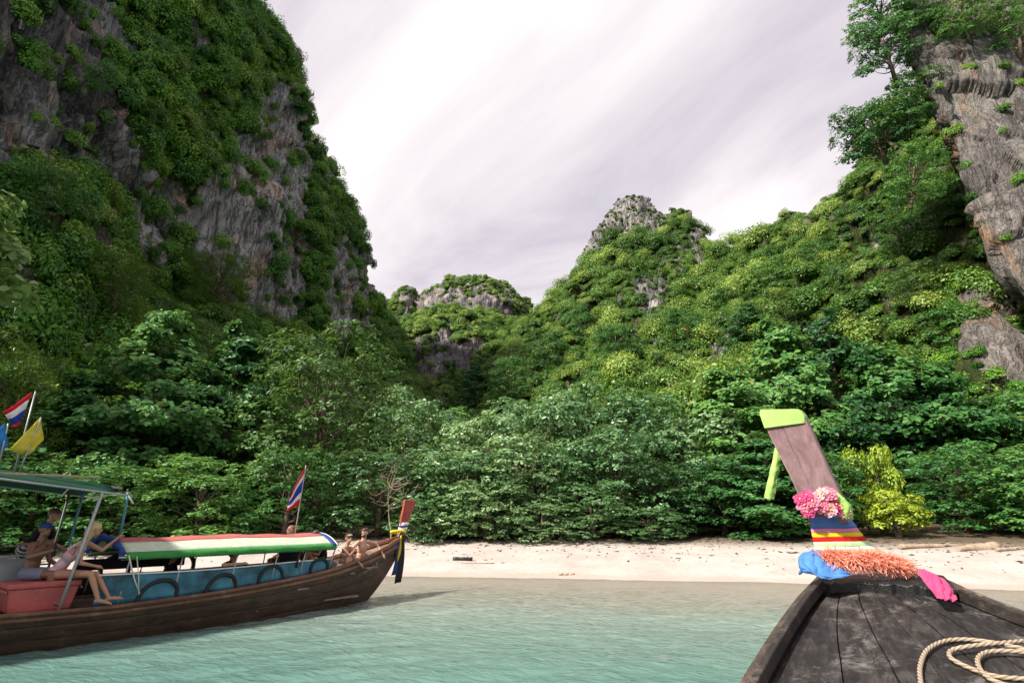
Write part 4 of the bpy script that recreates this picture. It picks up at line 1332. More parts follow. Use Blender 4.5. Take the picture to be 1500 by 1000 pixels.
# cloth bands round the stem: each scarf is a thing of its own
def stem_row(y):
    T_ = [(735, 1177, 1235), (760, 1184, 1241), (774, 1186, 1249), (786, 1188, 1257), (799, 1190, 1268), (812, 1191, 1288), (832, 1192, 1322)]
    A = np.array(T_, float)
    return np.interp(y, A[:, 0], A[:, 1]), np.interp(y, A[:, 0], A[:, 2])
def stem_ring(y, grow=0.0, tilt=0.0, n=28):
    xl, xr = stem_row(y)
    dep = 5.03 - (y - 760) * 0.0006
    A = Vector(bl(xl, y + tilt, dep)); B = Vector(bl(xr, y, dep))
    c = (A + B) / 2; hx = (B - A) / 2
    fw = Vector((0.30, 0.95, 0)).normalized() * (0.07 + max(0, y - 745) * 0.0016)
    c = c + fw * 0.75
    ring = []
    for k in range(n):
        a = 2 * math.pi * k / n
        ca, sa = math.cos(a), math.sin(a)
        e_ = 0.72
        ring.append(c + hx * math.copysign(abs(ca) ** e_, ca) * (1 + grow * 8) + fw * math.copysign(abs(sa) ** e_, sa) * (1 + grow * 10))
    return ring
mb = MB()
mb.strip([stem_ring(y, -0.006) for y in (738, 750, 760, 774, 786, 799, 812, 832, 846)], closed=True)
mb.build('stem', M['prow'], right_boat)
bands = [('blue', 756, 773, 'c_band_blue', 'blue scarf wound round the prow under the flowers'),
         ('pink', 773.3, 779, 'c_mauve', 'mauve pink scarf wound round the prow under the blue scarf'),
         ('yellow', 779.3, 785.5, 'c_yellow', 'yellow scarf wound round the prow above the red scarf'),
         ('red', 785.8, 792, 'c_red', 'red scarf wound round the prow between yellow and pale green scarves'),
         ('pale_green', 792.3, 799.5, 'c_pale', 'pale green scarf wound round the prow under the red scarf'),
         ('white', 799.8, 804, 'c_white', 'thin white scarf wound round the prow under the pale green scarf'),
         ('peach', 804.3, 816, 'c_peach', 'peach scarf wound round the prow above the orange garland')]
for k, (nm, y0, y1, mt, lab) in enumerate(bands):
    mb = MB()
    tl = 1.2
    rows = []
    for t in np.linspace(0, 1, 7):
        wob = 0.0008 * math.sin(t * 9 + k) + 0.0008 * math.sin(math.pi * t)
        r_ = stem_ring(y0 + (y1 - y0) * t, 0.005 + wob, tl)
        rows.append([p_ + Vector((0, 0, 0.0012 * math.sin(j * 0.9 + k * 2 + t * 3))) for j, p_ in enumerate(r_)])
    mb.strip(rows, closed=True)
    o = mb.build(nm + '_scarf', M[mt], None, thick=0.004)
    o.matrix_world = MBW
    tag(o, lab, 'scarf', 'scarves wound round the prow')

# lime cloth cap over the top of the board and its hanging tails
def grid_cloth(name, ctrl, mat, label, cat, fold=0.006, ku=9, kv=9, seed=0, group=None, thick=0.004, freq=14.0, parent=None, ridge=0.0, ridge_dir=(4, 1)):
    """cloth sheet through a grid of control points (boat coordinates)"""
    C = np.array([[tuple(q) for q in row] for row in ctrl], float)
    G = catmull(catmull(C, kv).transpose(1, 0, 2), ku).transpose(1, 0, 2)
    n = vnormals(G)
    q = G.reshape(-1, 3)
    d = (fbm(q * freq + seed, 3) * fold).reshape(G.shape[:2])
    if ridge:
        uu, vv = np.meshgrid(np.linspace(0, 1, G.shape[1]), np.linspace(0, 1, G.shape[0]))
        w_ = fbm(np.stack([uu.ravel() * 3, vv.ravel() * 3, 0 * uu.ravel() + seed], 1), 2).reshape(uu.shape)
        d = d + ridge * (1 - 2 * np.abs(np.sin((ridge_dir[0] * uu + ridge_dir[1] * vv) * math.pi + w_ * 1.6)) ** 0.7)
    G = G + n * d[:, :, None]
    o = link_mesh(name, np_mesh(name, G.reshape(-1, 3), grid_faces(G.shape[1], G.shape[0])), mat)
    m = o.modifiers.new('solid', 'SOLIDIFY'); m.thickness = thick; m.offset = 1
    m = o.modifiers.new('sub', 'SUBSURF'); m.levels = 1; m.render_levels = 1
    if parent: o.parent = parent
    else: o.matrix_world = MBW
    if label: tag(o, label, cat, group)
    return o
mb = MB(); rows = []
for t in np.linspace(0, 1, 9):
    y = 627 - 27.5 * t
    xl = 1120 - 9.5 * t if t < 0.8 else 1112.4 + (t - 0.8) * 8
    xr = 1179 - (0 if t < 0.55 else (t - 0.55) * 20) + 0
    zf = 5.27 + 0.06 * t
    A = Vector(bl(xl - 0.8, y - 0.2, zf - 0.006)); B = Vector(bl(xr - 0.6, y - 7 * (1 - t) - 1, zf - 0.006))
    n_ = Vector((0.30, 0.95, 0)).normalized() * 0.10
    mid1 = (A + B) / 2 - n_ * 0.02
    rows.append([A, A * .75 + B * .25 - n_ * 0.02, mid1, A * .25 + B * .75 - n_ * 0.02, B, B + n_ * 0.5, B + n_, (A + B) / 2 + n_ * 1.04, A + n_, A + n_ * 0.5])
mb.strip(rows, closed=True); mb.fan(rows[-1])
o = mb.build('cap_cloth', M['c_lime'], None); o.matrix_world = MBW
md = o.modifiers.new('bevel', 'BEVEL'); md.width = 0.012; md.segments = 3; md.limit_method = 'ANGLE'
tag(o, 'lime green cloth wrapped over the top of the prow board', 'cloth')
grid_cloth('hanging_ribbon', [[bl(1135, 655, 5.32), bl(1140, 656, 5.30), bl(1145, 662, 5.30)],
    [bl(1130, 680, 5.30), bl(1136, 682, 5.27), bl(1143, 682, 5.29)], [bl(1124, 705, 5.29), bl(1132, 706, 5.26), bl(1139, 705, 5.28)],
    [bl(1119, 729, 5.28), bl(1127, 731, 5.26), bl(1135, 731, 5.28)]], M['c_lime'], 'lime green ribbon hanging free beside the prow board', 'ribbon', 0.008, seed=4)
grid_cloth('knotted_ribbon', [[bl(1206, 722, 4.93), bl(1213, 718, 4.91), bl(1220, 715, 4.94)],
    [bl(1216, 738, 4.93), bl(1226, 732, 4.88), bl(1235, 727, 4.92)], [bl(1228, 752, 4.92), bl(1238, 746, 4.87), bl(1247, 740, 4.91)],
    [bl(1234, 758, 4.92), bl(1243, 760, 4.89), bl(1251, 761, 4.92)]], M['c_lime'], 'lime green ribbon end knotted behind the flower garland', 'ribbon', 0.01, seed=7)

# flower garland: every bloom a part
M['petal_a'] = cloth_mat('pink petal', (0.80, 0.24, 0.38), trans=0.25)
M['petal_b'] = cloth_mat('magenta petal', (0.70, 0.09, 0.27), trans=0.25)
M['petal_c'] = cloth_mat('pale petal', (0.82, 0.50, 0.52), trans=0.25)
M['stamen'] = simple('flower centre', (0.75, 0.42, 0.08), 0.8, 0.3, 60)
def flower_mesh(seed):
    rs = np.random.RandomState(seed)
    bm = bmesh.new()
    for ring, (n, L, up) in enumerate(((9, 0.050, 0.010), (8, 0.040, 0.022), (6, 0.026, 0.030))):
        for k in range(n):
            a = 2 * math.pi * (k + 0.5 * ring + rs.uniform(-.15, .15)) / n
            d = Vector((math.cos(a), math.sin(a), 0)); s = Vector((-math.sin(a), math.cos(a), 0)); z = Vector((0, 0, 1))
            l = L * rs.uniform(0.85, 1.15); w = l * 0.42
            r1 = [d * 0.004, d * l * 0.5 + s * w + z * up * 0.7, d * l + s * w * 0.5 + z * (up + rs.uniform(-.006, .006)), d * l * 1.06 + z * up * 0.9, d * l - s * w * 0.5 + z * (up + rs.uniform(-.006, .006)), d * l * 0.5 - s * w + z * up * 0.7]
            bm.faces.new([bm.verts.new(p_) for p_ in r1])
    me = bpy.data.meshes.new('flower'); bm.to_mesh(me); bm.free()
    return me
garland = empty('flower_garland', MBW @ Vector(bl(1205, 745, 4.93)), -BH)
tag(garland, 'garland of pink and magenta artificial flowers tied round the prow', 'garland')
fm = {}
for k in 'abc':
    for v_ in range(2):
        me = flower_mesh(ord(k) + v_ * 9); me.materials.append(M['petal_' + k]); fm[k, v_] = me
cme = bpy.data.meshes.new('flower_centre'); bm = bmesh.new(); bmesh.ops.create_uvsphere(bm, u_segments=8, v_segments=5, radius=0.008); bm.to_mesh(cme); bm.free(); cme.materials.append(M['stamen'])
spots = [(1173, 738, 'b'), (1182, 732, 'b'), (1179, 747, 'a'), (1190, 741, 'a'), (1190, 754, 'b'), (1198, 733, 'c'), (1203, 749, 'a'), (1204, 727, 'c'), (1213, 729, 'a'), (1212, 741, 'b'), (1215, 754, 'c'), (1223, 746, 'b'), (1230, 752, 'b'), (1226, 757, 'a'), (1183, 757, 'b'), (1202, 760, 'a'), (1235, 757, 'c'), (1219, 735, 'a')]
gi = garland.matrix_basis.inverted()
for i, (x, y, k) in enumerate([q for n_, q in enumerate(spots) if n_ not in (4, 9, 13, 15, 17)]):
    f_ = link_mesh('flower', fm[k, i % 2], None, garland)
    w_ = Vector(P(x, 738 + (y - 745) * 0.9, 4.90 - 0.03 * math.cos((x - 1205) / 34 * 1.4) + 0.02))
    f_.location = gi @ w_
    dirv = (gi.to_3x3() @ (Vector((0.0 + (x - 1205) * 0.012 - 0.3, -1, -(y - 745) * 0.025 + 0.15)))).normalized()
    f_.rotation_euler = (dirv.to_track_quat('Z', 'Y') @ Euler((0, 0, i * 1.7)).to_quaternion()).to_euler()
    s_ = [1.1, 1.0, 1.2, 1.25, 1.05][i % 5]
    f_.scale = (s_, s_, s_)
    c_ = link_mesh('flower_centre', cme, None, f_); c_.location = (0, 0, 0.028)

# orange feather garland along the foot of the stem
rs = np.random.RandomState(12)
path = along([(1204, 816, 4.82), (1220, 819, 4.77), (1245, 820, 4.73), (1272, 820, 4.71), (1298, 823, 4.71), (1318, 827, 4.73), (1332, 831, 4.77)], 60)
V_, F_ = [], []
n = 0
for i in range(9000):
    t = rs.uniform(0, 1)
    q = path[int(t * 59)]
    rad = 0.092 * (1 - 0.6 * t ** 2) * (0.65 + 0.35 * min(1, t * 6))
    c = np.array(bl(q[0], q[1], q[2]))
    d = sphere_dirs(1, rs, -0.5)[0]
    d[1] = -abs(d[1]) * 0.9 + 0.15
    d /= np.linalg.norm(d)
    base = c + d * rad * rs.uniform(0.2, 0.75)
    d = d + rs.normal(size=3) * 0.7; d /= np.linalg.norm(d)
    sd = np.cross(d, rs.normal(size=3)); sd /= np.linalg.norm(sd) + 1e-9
    L = 0.048 * rs.uniform(0.5, 1.1); w = 0.0024 * rs.uniform(0.7, 1.4)
    curl = rs.normal(size=3) * 0.020 + np.array([0, 0, -0.020])
    for a, b, wa, wb in ((0, .5, .5, 1), (.5, 1, 1, .7)):
        p0 = base + d * L * a + curl * a * a; p1 = base + d * L * b + curl * b * b
        V_ += [p0 - sd * w * wa, p0 + sd * w * wa, p1 + sd * w * wb, p1 - sd * w * wb]
        F_.append([n, n + 1, n + 2, n + 3]); n += 4
fg = link_mesh('feather_garland', np_mesh('feather_garland', V_, F_, False), M['feather'])
fg.matrix_world = MBW
tag(fg, 'fluffy orange feather garland lying along the foot of the prow', 'garland')

# blue and pink cloths
grid_cloth('blue_cloth', [
    [bl(1188, 806, 4.88), bl(1198, 805, 4.84), bl(1207, 810, 4.82), bl(1214, 818, 4.80)],
    [bl(1173, 812, 4.86), bl(1188, 813, 4.78), bl(1206, 820, 4.74), bl(1226, 829, 4.74)],
    [bl(1170, 824, 4.86), bl(1184, 827, 4.74), bl(1204, 833, 4.70), bl(1238, 836, 4.70)],
    [bl(1169, 837, 4.88), bl(1182, 834, 4.74), bl(1206, 843, 4.67), bl(1246, 842, 4.68)],
    [bl(1171, 841, 4.90), bl(1186, 838, 4.76), bl(1208, 847, 4.66), bl(1234, 846, 4.67)]],
    M['c_blue'], 'crumpled sky blue cloth draped over the rail end beside the prow', 'cloth', 0.012, 12, 12, seed=2, freq=9.0, ridge=0.009, ridge_dir=(3.4, -1.6))
grid_cloth('pink_cloth', [
    [bl(1343, 836, 4.58), bl(1354, 835, 4.56), bl(1366, 839, 4.54)],
    [bl(1350, 846, 4.50), bl(1364, 843, 4.46), bl(1382, 847, 4.46)],
    [bl(1358, 858, 4.40), bl(1374, 856, 4.36), bl(1391, 861, 4.38)],
    [bl(1368, 870, 4.30), bl(1384, 870, 4.27), bl(1399, 873, 4.29)],
    [bl(1377, 877, 4.24), bl(1390, 879, 4.22), bl(1403, 879, 4.24)]],
    M['c_pink'], 'crumpled hot pink cloth lying on the deck against the rail', 'cloth', 0.012, 12, 12, seed=5, freq=9.0, ridge=0.011, ridge_dir=(2.6, 2.2))

# rope coiled loosely on the deck
m, nt, o = nodes_of('hemp rope')
p = N(nt, 'ShaderNodeBsdfPrincipled')
at_ = N(nt, 'ShaderNodeAttribute', attribute_name='strand')
r = ramp(nt, mathn(nt, 'ADD', mathn(nt, 'MULTIPLY', at_.outputs['Fac'], 0.7), mathn(nt, 'MULTIPLY', noise(nt, coords(nt), 40, 4), 0.3)), [(0.15, (0.10, 0.075, 0.052)), (0.75, (0.36, 0.285, 0.21))])
nt.links.new(r.outputs[0], p.inputs['Base Color']); p.inputs['Roughness'].default_value = 0.9
nt.links.new(p.outputs[0], o.inputs[0])
M['rope'] = m
def rope(name, pts, rad, mat, pitch=0.045, n=14, strands=3, per=0.006):
    pts = np.array(pts, float)
    C = catmull(pts, 14)
    L = np.concatenate([[0], np.cumsum(np.linalg.norm(np.diff(C, axis=0), axis=1))])
    m_ = int(L[-1] / per)
    S_ = np.linspace(0, L[-1], m_)
    C = np.stack([np.interp(S_, L, C[:, k]) for k in range(3)], 1)
    T_ = unit(np.gradient(C, axis=0))
    up = np.array([0, 0, 1.0])
    sd = unit(np.cross(T_, up)); uu = np.cross(sd, T_)
    a = np.linspace(0, 2 * math.pi, n, endpoint=False)
    ph = S_[:, None] / pitch * 2 * math.pi / strands * 1.0
    prof = np.abs(np.cos(strands * 0.5 * (a[None] - ph)))
    rr = rad * (0.80 + 0.24 * prof)
    V = C[:, None] + sd[:, None] * (np.cos(a)[None] * rr)[..., None] + uu[:, None] * (np.sin(a)[None] * rr)[..., None]
    me = np_mesh(name, V.reshape(-1, 3), grid_faces(n, m_, closed_u=True))
    me.attributes.new('strand', 'FLOAT', 'POINT').data.foreach_set('value', prof.astype(np.float32).ravel())
    return link_mesh(name, me, mat)
rp = []
def on_deck(px, py, lift):
    """photograph pixel -> point lifted above the deck (boat coordinates)"""
    lo, hi = 2.0, 6.0
    for _ in range(40):
        mid = (lo + hi) / 2
        q = bl(px, py, mid)
        if q.z > DZs(q.y) - 0.05 * (q.x / max(0.2, HWs(q.y))) ** 2 + lift: lo = mid
        else: hi = mid
    return tuple(bl(px, py, lo))
for (x, y, l) in [(1356, 1040, .02), (1349, 1000, .02), (1348, 975, .02), (1358, 952, .02), (1382, 939, .02), (1412, 936, .02), (1445, 939, .03), (1472, 944, .05), (1505, 952, .05), (1540, 972, .05), (1530, 992, .03), (1490, 993, .02), (1450, 988, .02), (1412, 974, .02), (1392, 962, .03), (1394, 952, .03), (1420, 946, .05), (1470, 941, .06), (1530, 938, .05), (1580, 950, .04), (1590, 975, .04), (1540, 960, .06), (1480, 953, .05), (1445, 955, .04), (1432, 966, .04), (1440, 985, .04), (1465, 1000, .04), (1520, 1010, .03), (1580, 1000, .03), (1640, 990, .02)]:
    rp.append(on_deck(x, y, l))
ro = rope('coiled_rope', rp, 0.0125, M['rope'])
ro.matrix_world = MBW
tag(ro, 'beige twisted rope lying in loose coils on the dark deck', 'rope')
# ------------------------------------------------------------------ the canopied boat with its passengers
HD = R(40)                                        # heading, to the right of +Y
LT = (-3.0, 16.0)                                 # bow tip in plan
hv = (math.sin(HD), math.cos(HD)); rv = (math.cos(HD), -math.sin(HD))
MLB = Matrix.Translation((LT[0], LT[1], 0)) @ Matrix.Rotation(-HD, 4, 'Z')     # x starboard, y forward from the bow tip
def LB(lat, s, z): return MLB @ Vector((lat, s, z))
boat = empty('longtail_boat', LB(0, 0, 0), -HD)
tag(boat, 'brown wooden passenger boat with striped canopy, blue sides and red prow', 'boat')

M['hull'] = wood_mat('dark brown hull', (0.014, 0.008, 0.006), (0.042, 0.023, 0.014), (0.095, 0.054, 0.034), 0.5, 0.8, wear=(0.13, 0.10, 0.075), wear_amt=0.5)
M['hull_pale'] = wood_mat('olive brown bow planking', (0.032, 0.028, 0.021), (0.070, 0.062, 0.047), (0.13, 0.115, 0.09), 0.55, 0.8, wear=(0.20, 0.18, 0.15), wear_amt=0.5)
M['varnish'] = wood_mat('reddish rail', (0.085, 0.030, 0.018), (0.17, 0.065, 0.036), (0.30, 0.14, 0.085), 0.4, 0.8, wear=(0.42, 0.28, 0.20), wear_amt=0.5)
M['inside'] = wood_mat('worn pinkish planking', (0.10, 0.06, 0.05), (0.20, 0.13, 0.11), (0.36, 0.27, 0.24), 0.6, 0.8)
M['prow_red'] = wood_mat('red prow', (0.14, 0.022, 0.014), (0.30, 0.050, 0.030), (0.42, 0.11, 0.06), 0.45, axis=2, wear=(0.08, 0.03, 0.02), wear_amt=0.9)
M['blue_board'] = simple('blue tarpaulin side', (0.030, 0.125, 0.185), 0.6, 0.7, 2.6, 0.3)
M['rubber'] = simple('black rubber', (0.010, 0.010, 0.011), 0.65, 0.3, 20, 0.2)
M['steel'] = simple('grey painted pipe', (0.34, 0.34, 0.35), 0.4, 0.15, 20, 0.1, metal=0.3)
M['pipe_dark'] = simple('dark pipe', (0.05, 0.055, 0.06), 0.5, 0.2, 20, 0.1)
M['pipe_teal'] = simple('teal pipe', (0.06, 0.19, 0.24), 0.5, 0.2, 20, 0.1)
M['pipe_white'] = simple('white pipe', (0.62, 0.62, 0.60), 0.5, 0.1, 20, 0.1)
M['can_red'] = cloth_mat('faded red canopy', (0.44, 0.135, 0.125), trans=0.15)
M['can_white'] = cloth_mat('pale canopy', (0.52, 0.60, 0.47), trans=0.15)
M['can_green'] = cloth_mat('green canopy', (0.05, 0.25, 0.06), trans=0.15)
M['can_dark'] = cloth_mat('dark green awning', (0.02, 0.075, 0.045), trans=0.3)
M['navy'] = cloth_mat('navy cloth', (0.035, 0.07, 0.24))
M['black'] = simple('black fabric', (0.012, 0.012, 0.014), 0.8, 0.3, 15, 0.2)
M['white'] = simple('off white paint', (0.70, 0.68, 0.64), 0.6, 0.08, 12, 0.1)
M['ropewhite'] = simple('pale rope', (0.55, 0.52, 0.44), 0.9, 0.2, 60, 0.4)

_s2 = [-13.2, -12, -10, -8.15, -6.73, -4.89, -3.6, -2.43, -1.36, -0.6, 0.0]
_w2 = [0.50, 0.70, 0.88, 0.95, 1.0, 0.95, 0.87, 0.75, 0.55, 0.33, 0.055]
_z2 = [0.86, 0.74, 0.63, 0.585, 0.56, 0.624, 0.72, 0.836, 1.05, 1.24, 1.45]
_f2 = np.linspace(-13.2, 0, 160)
_sm2 = lambda a: np.convolve(np.pad(np.interp(_f2, _s2, a), 5, mode='edge'), np.ones(11) / 11, 'valid')
_wf, _zf = _sm2(_w2), _sm2(_z2)
bw = lambda s: float(np.interp(s, _f2, _wf)); bz = lambda s: float(np.interp(s, _f2, _zf))
st2 = list(np.linspace(-13.2, -3, 26)) + list(np.linspace(-2.7, 0.0, 14))
# hull in strakes: each plank a part
NS = 5
def hull_pt(s, sd, a, off=0.0):
    """a: 0 keel .. 1 rail"""
    w, z = bw(s), bz(s)
    k = np.clip((s + 3.2) / 3.2, 0, 1)                # 0 amidships .. 1 stem
    full = 0.30 + 0.30 * k
    x = w * (a ** full) * (1 - 0.10 * k * math.sin(a * math.pi))
    zz = -0.45 + (z + 0.45) * a ** 1.05
    y = s - (1 - a) ** 1.6 * 1.55 * k ** 2.0
    return (sd * (x + off if off >= 0 else max(x + off, 0.004)), y, zz)
for sd in (-1, 1):
    for i in range(NS):
        a0, a1 = 0.10 + 0.90 * i / NS, 0.10 + 0.90 * (i + 1) / NS
        mb = MB(); rows = []
        for s in st2:
            g = 0.004
            rows.append([hull_pt(s, sd, a0 + (a1 - a0) * t, 0.006 * (1 - abs(2 * t - 1) ** 4) + 0.004 * (i % 2)) for t in (0.012, 0.06, 0.35, 0.65, 0.94, 0.988)])
        mb.strip(rows)
        o = mb.build('strake', None, boat, thick=0.02)
        o.data.materials.append(M['hull'])
        o.data.materials.append(M['hull_pale'])
    # rub rail and capping
    for (lo, hi, off, nm, mt) in ((0.905, 0.945, 0.03, 'rub_rail', 'varnish'), (0.985, 1.03, 0.028, 'gunwale', 'varnish')):
        mb = MB(); rows = []
        for s in st2:
            p0 = hull_pt(s, sd, lo, 0); p1 = hull_pt(s, sd, hi, 0)
            rows.append([(p0[0] - sd * 0.035, p0[1], p0[2]), (p0[0] + sd * off, p0[1], p0[2]), (p1[0] + sd * off, p1[1], p1[2]), (p1[0] - sd * 0.035, p1[1], p1[2])])
        mb.strip(rows, closed=True, smooth=False)
        mb.build(nm, M[mt], boat, bevel=0.006)
    # inside lining
    mb = MB(); rows = []
    for s in st2:
        rows.append([hull_pt(s, sd, a, -0.055) for a in (0.25, 0.5, 0.75, 0.97)])
    mb.strip(rows)
    mb.build('lining', M['inside'], boat)
# inner skin below the strakes closes the keel
mb = MB(); rows = [[hull_pt(s, sd, a, -0.012) for sd, a in ((-1, .9), (-1, .5), (-1, .2), (-1, .02), (1, .02), (1, .2), (1, .5), (1, .9))] for s in st2]
mb.strip(rows); mb.build('keel_skin', M['hull'], boat)
# floor, fore deck and stern deck, in boards
for i in range(7):
    mb = MB()
    a, b = -0.60 + 1.2 * i / 7, -0.60 + 1.2 * (i + 1) / 7
    mb.box((a + 0.004, -6.6, 0.20), (b - 0.004, -1.6, 0.235))
    mb.build('floor_board', M['inside'], boat)
def deck_boards(s0, s1, zoff, n, mat, nm):
    for i in range(n):
        mb = MB(); rows = []
        for s in np.linspace(s0, s1, 7):
            w = bw(s) - 0.06
            xa, xb = w * (2 * i / n - 1) + 0.004, w * (2 * (i + 1) / n - 1) - 0.004
            z = bz(s) + zoff
            rows.append([(xa, s, z - 0.02), (xb, s, z - 0.02), (xb, s, z), (xa, s, z)])
        mb.strip(rows, closed=True, smooth=False)
        mb.fan(rows[0]); mb.fan(rows[-1])
        mb.build(nm, mat, boat)
deck_boards(-0.95, -0.12, -0.06, 5, M['inside'], 'fore_deck_board')
deck_boards(-13.0, -7.0, -0.03, 6, M['hull'], 'stern_deck_board')
# bow bench the couple sits on
mb = MB(); mb.box((-0.60, -2.1, 0.70), (0.60, -1.75, 0.74)); mb.build('bow_bench', M['inside'], boat, bevel=0.005)
mb = MB(); mb.box((-0.50, -1.38, 0.78), (0.50, -1.02, 0.82)); mb.build('bow_bench', M['inside'], boat, bevel=0.005)
for s_ in (-3.2, -4.2, -5.2, -6.1):
    mb = MB(); mb.box((-0.80, s_ - 0.16, 0.50), (0.80, s_ + 0.16, 0.535)); mb.build('bench', M['inside'], boat, bevel=0.005)
# stem post and prow blade
mb = MB()
rows = []
for (y, z, l, w) in ((-1.5, -0.42, 0.10, 0.04), (-0.85, 0.2, 0.12, 0.045), (-0.35, 0.8, 0.14, 0.05), (-0.02, 1.30, 0.15, 0.05), (0.08, 1.50, 0.14, 0.045), (0.13, 1.66, 0.11, 0.04)):
    rows.append([(-w, y - l, z), (w, y - l, z), (w, y + l * 0.6, z + 0.03), (-w, y + l * 0.6, z + 0.03)])
mb.strip(rows, closed=True, smooth=False); mb.fan(rows[0]); mb.fan(rows[-1])
mb.build('stem_post', M['varnish'], boat, bevel=0.01)
mb = MB(); rows = []
for (y, z, l) in ((0.08, 1.64, 0.11), (0.12, 1.80, 0.125), (0.18, 2.00, 0.15), (0.25, 2.20, 0.18), (0.32, 2.40, 0.21)):
    rows.append([(-0.035, y - l, z + 0.02), (0.035, y - l, z + 0.02), (0.035, y + l, z), (-0.035, y + l, z)])
mb.strip(rows, closed=True, smooth=False); mb.fan(rows[0]); mb.fan(rows[-1])
mb.build('prow_blade', M['prow_red'], boat, bevel=0.012)
# painted name in flowing script strokes on the bow, starboard
mb = MB()
def bow_pt(s, up):
    p_ = hull_pt(s, 1, up, 0.016); return Vector(p_)
pts = []
for k in range(64):
    t = k / 63
    s_ = -1.95 + 1.05 * t
    pts.append(bow_pt(s_, 0.70 + 0.12 * t + 0.022 * math.sin(t * 46) * (0.6 + 0.4 * math.sin(t * 9)) + 0.010 * math.sin(t * 91)))
mb.tube(pts, 0.0045, 5)
mb.build('painted_name', M['white'], boat)
# blue side boards between the posts
for sd in (-1, 1):
    mb = MB(); rows = []
    ztop = lambda s, sd=sd: (1.05 if sd > 0 else 0.93) + 0.02 * math.sin((s + 4) * 1.2)
    ss_ = np.linspace(-7.0, -2.45, 24)
    for t in np.linspace(0, 1, 6):
        rows.append([(sd * (bw(s) - 0.05 + 0.012 * math.sin(s * 5 + t * 3)), s, bz(s) + 0.02 + (ztop(s) - bz(s) - 0.02) * t) for s in ss_])
    mb.strip(rows)
    sb = mb.build('side_board', M['blue_board'] if sd > 0 else M['black'], boat, thick=0.012)
    mb = MB(); mb.tube([(sd * (bw(s) - 0.045), s, ztop(s) + 0.008) for s in ss_], 0.014, 6); mb.build('top_rail', M['pipe_white'], boat)
    # tyres hung on the boards
    if sd > 0:
        for (s_, zc_, r_, tl) in ((-6.05, 0.66, 0.26, 0.5), (-4.95, 0.68, 0.25, 0.25), (-3.95, 0.77, 0.25, 0.1), (-2.80, 0.88, 0.22, 0.0)):
            mb = MB()
            ring = []
            for k in range(29):
                a = 2 * math.pi * k / 28
                y_ = s_ + r_ * math.cos(a) * (1 + 0.35 * tl) + tl * r_ * 0.35 * math.sin(a); z_ = zc_ + r_ * math.sin(a)
                ring.append((bw(y_) - 0.045 + 0.03 * math.sin(a), y_, z_))
            mb.tube(ring, 0.036, 8, cap=False)
            mb.build('tyre_fender', M['rubber'], boat)
    else:
        for s_ in (-6.2, -5.0):
            mb = MB(); mb.tube([(-bw(s_) + 0.02, s_ + 0.24 * math.cos(a), 1.0 + 0.24 * math.sin(a)) for a in np.linspace(0, 2 * math.pi, 25)], 0.045, 8, cap=False)
            mb.build('tyre_fender', M['rubber'], boat)
# canopy frame: posts and longitudinal pipes
CE = lambda s: 1.335 + 0.0 * s                          # eaves height
for sd in (-1, 1):
    mb = MB(); mb.tube([(sd * (0.93 - 0.06 * max(0, s + 4)), s, 1.325) for s in np.linspace(-6.75, -2.45, 10)], 0.020, 7)
    mb.build('eaves_pipe', M['steel'], boat)
    mb = MB(); mb.tube([(sd * (0.91 - 0.06 * max(0, s + 4)), s, 1.285) for s in np.linspace(-6.7, -2.5, 10)], 0.014, 7)
    mb.build('eaves_pipe', M['pipe_dark'], boat)
    for s_ in (-6.6, -5.75, -4.75, -3.9, -3.25, -2.5):
        x_ = sd * (0.91 - 0.06 * max(0, s_ + 4)); xb_ = sd * (bw(s_) - 0.05)
        mb = MB(); mb.tube([(xb_, s_ - 0.05, bz(s_)), (x_, s_ + 0.03, 1.32)], 0.014, 7); mb.build('canopy_post', M['steel'], boat)
# the striped canopy: three cloth strips a side over an arch
def arch(s, t):
    """t -1 port eave .. 1 starboard eave"""
    half = 0.96 - 0.06 * max(0, s + 4)
    crown = 1.615 + 0.012 * math.sin((s + 2.5) * 2.3)
    z = 1.365 + (crown - 1.365) * (1 - abs(t) ** 2.3) - 0.010 * math.cos((s + 6.6) / 0.85 * 2 * math.pi) * (1 - abs(t))
    return (half * t, s, z)
can = []
for (t0, t1, mt, nm) in ((-0.46, 0.54, 'can_red', 'red_strip'), (0.54, 0.93, 'can_white', 'pale_strip'), (-0.93, -0.46, 'can_white', 'pale_strip')):
    mb = MB()
    mb.strip([[arch(s, t0 + (t1 - t0) * k / 7) for k in range(8)] for s in np.linspace(-6.65, -2.5, 40)])
    mb.build(nm, M[mt], boat, thick=0.006)
for sd in (-1, 1):
    mb = MB(); rows = []
    rs = np.random.RandomState(8)
    for s in np.linspace(-6.65, -2.5, 60):
        e0 = arch(s, sd * 0.93); e1 = arch(s, sd * 1.0)
        w_ = 0.012 * math.sin(s * 9) + 0.006 * math.sin(s * 23)
        rows.append([e0, e1, (e1[0] + sd * (0.012 + w_), s, e1[2] - 0.05), (e1[0] + sd * (0.004 + w_ * 1.3), s, e1[2] - 0.080 + 0.008 * math.sin(s * 13))])
    mb.strip(rows); mb.build('green_valance', M['can_green'], boat, thick=0.005)
mb = MB(); mb.strip([[arch(s, t)[:2] + (arch(s, t)[2] + 0.008,) for t in np.linspace(-1, 1, 25)] for s in (-2.60, -2.52, -2.46)]); mb.build('navy_trim', M['navy'], boat, thick=0.012)
mb = MB(); mb.tube([arch(-2.46, t) for t in np.linspace(-1, 1, 25)], 0.022, 7); mb.build('bow_hoop', M['pipe_white'], boat)
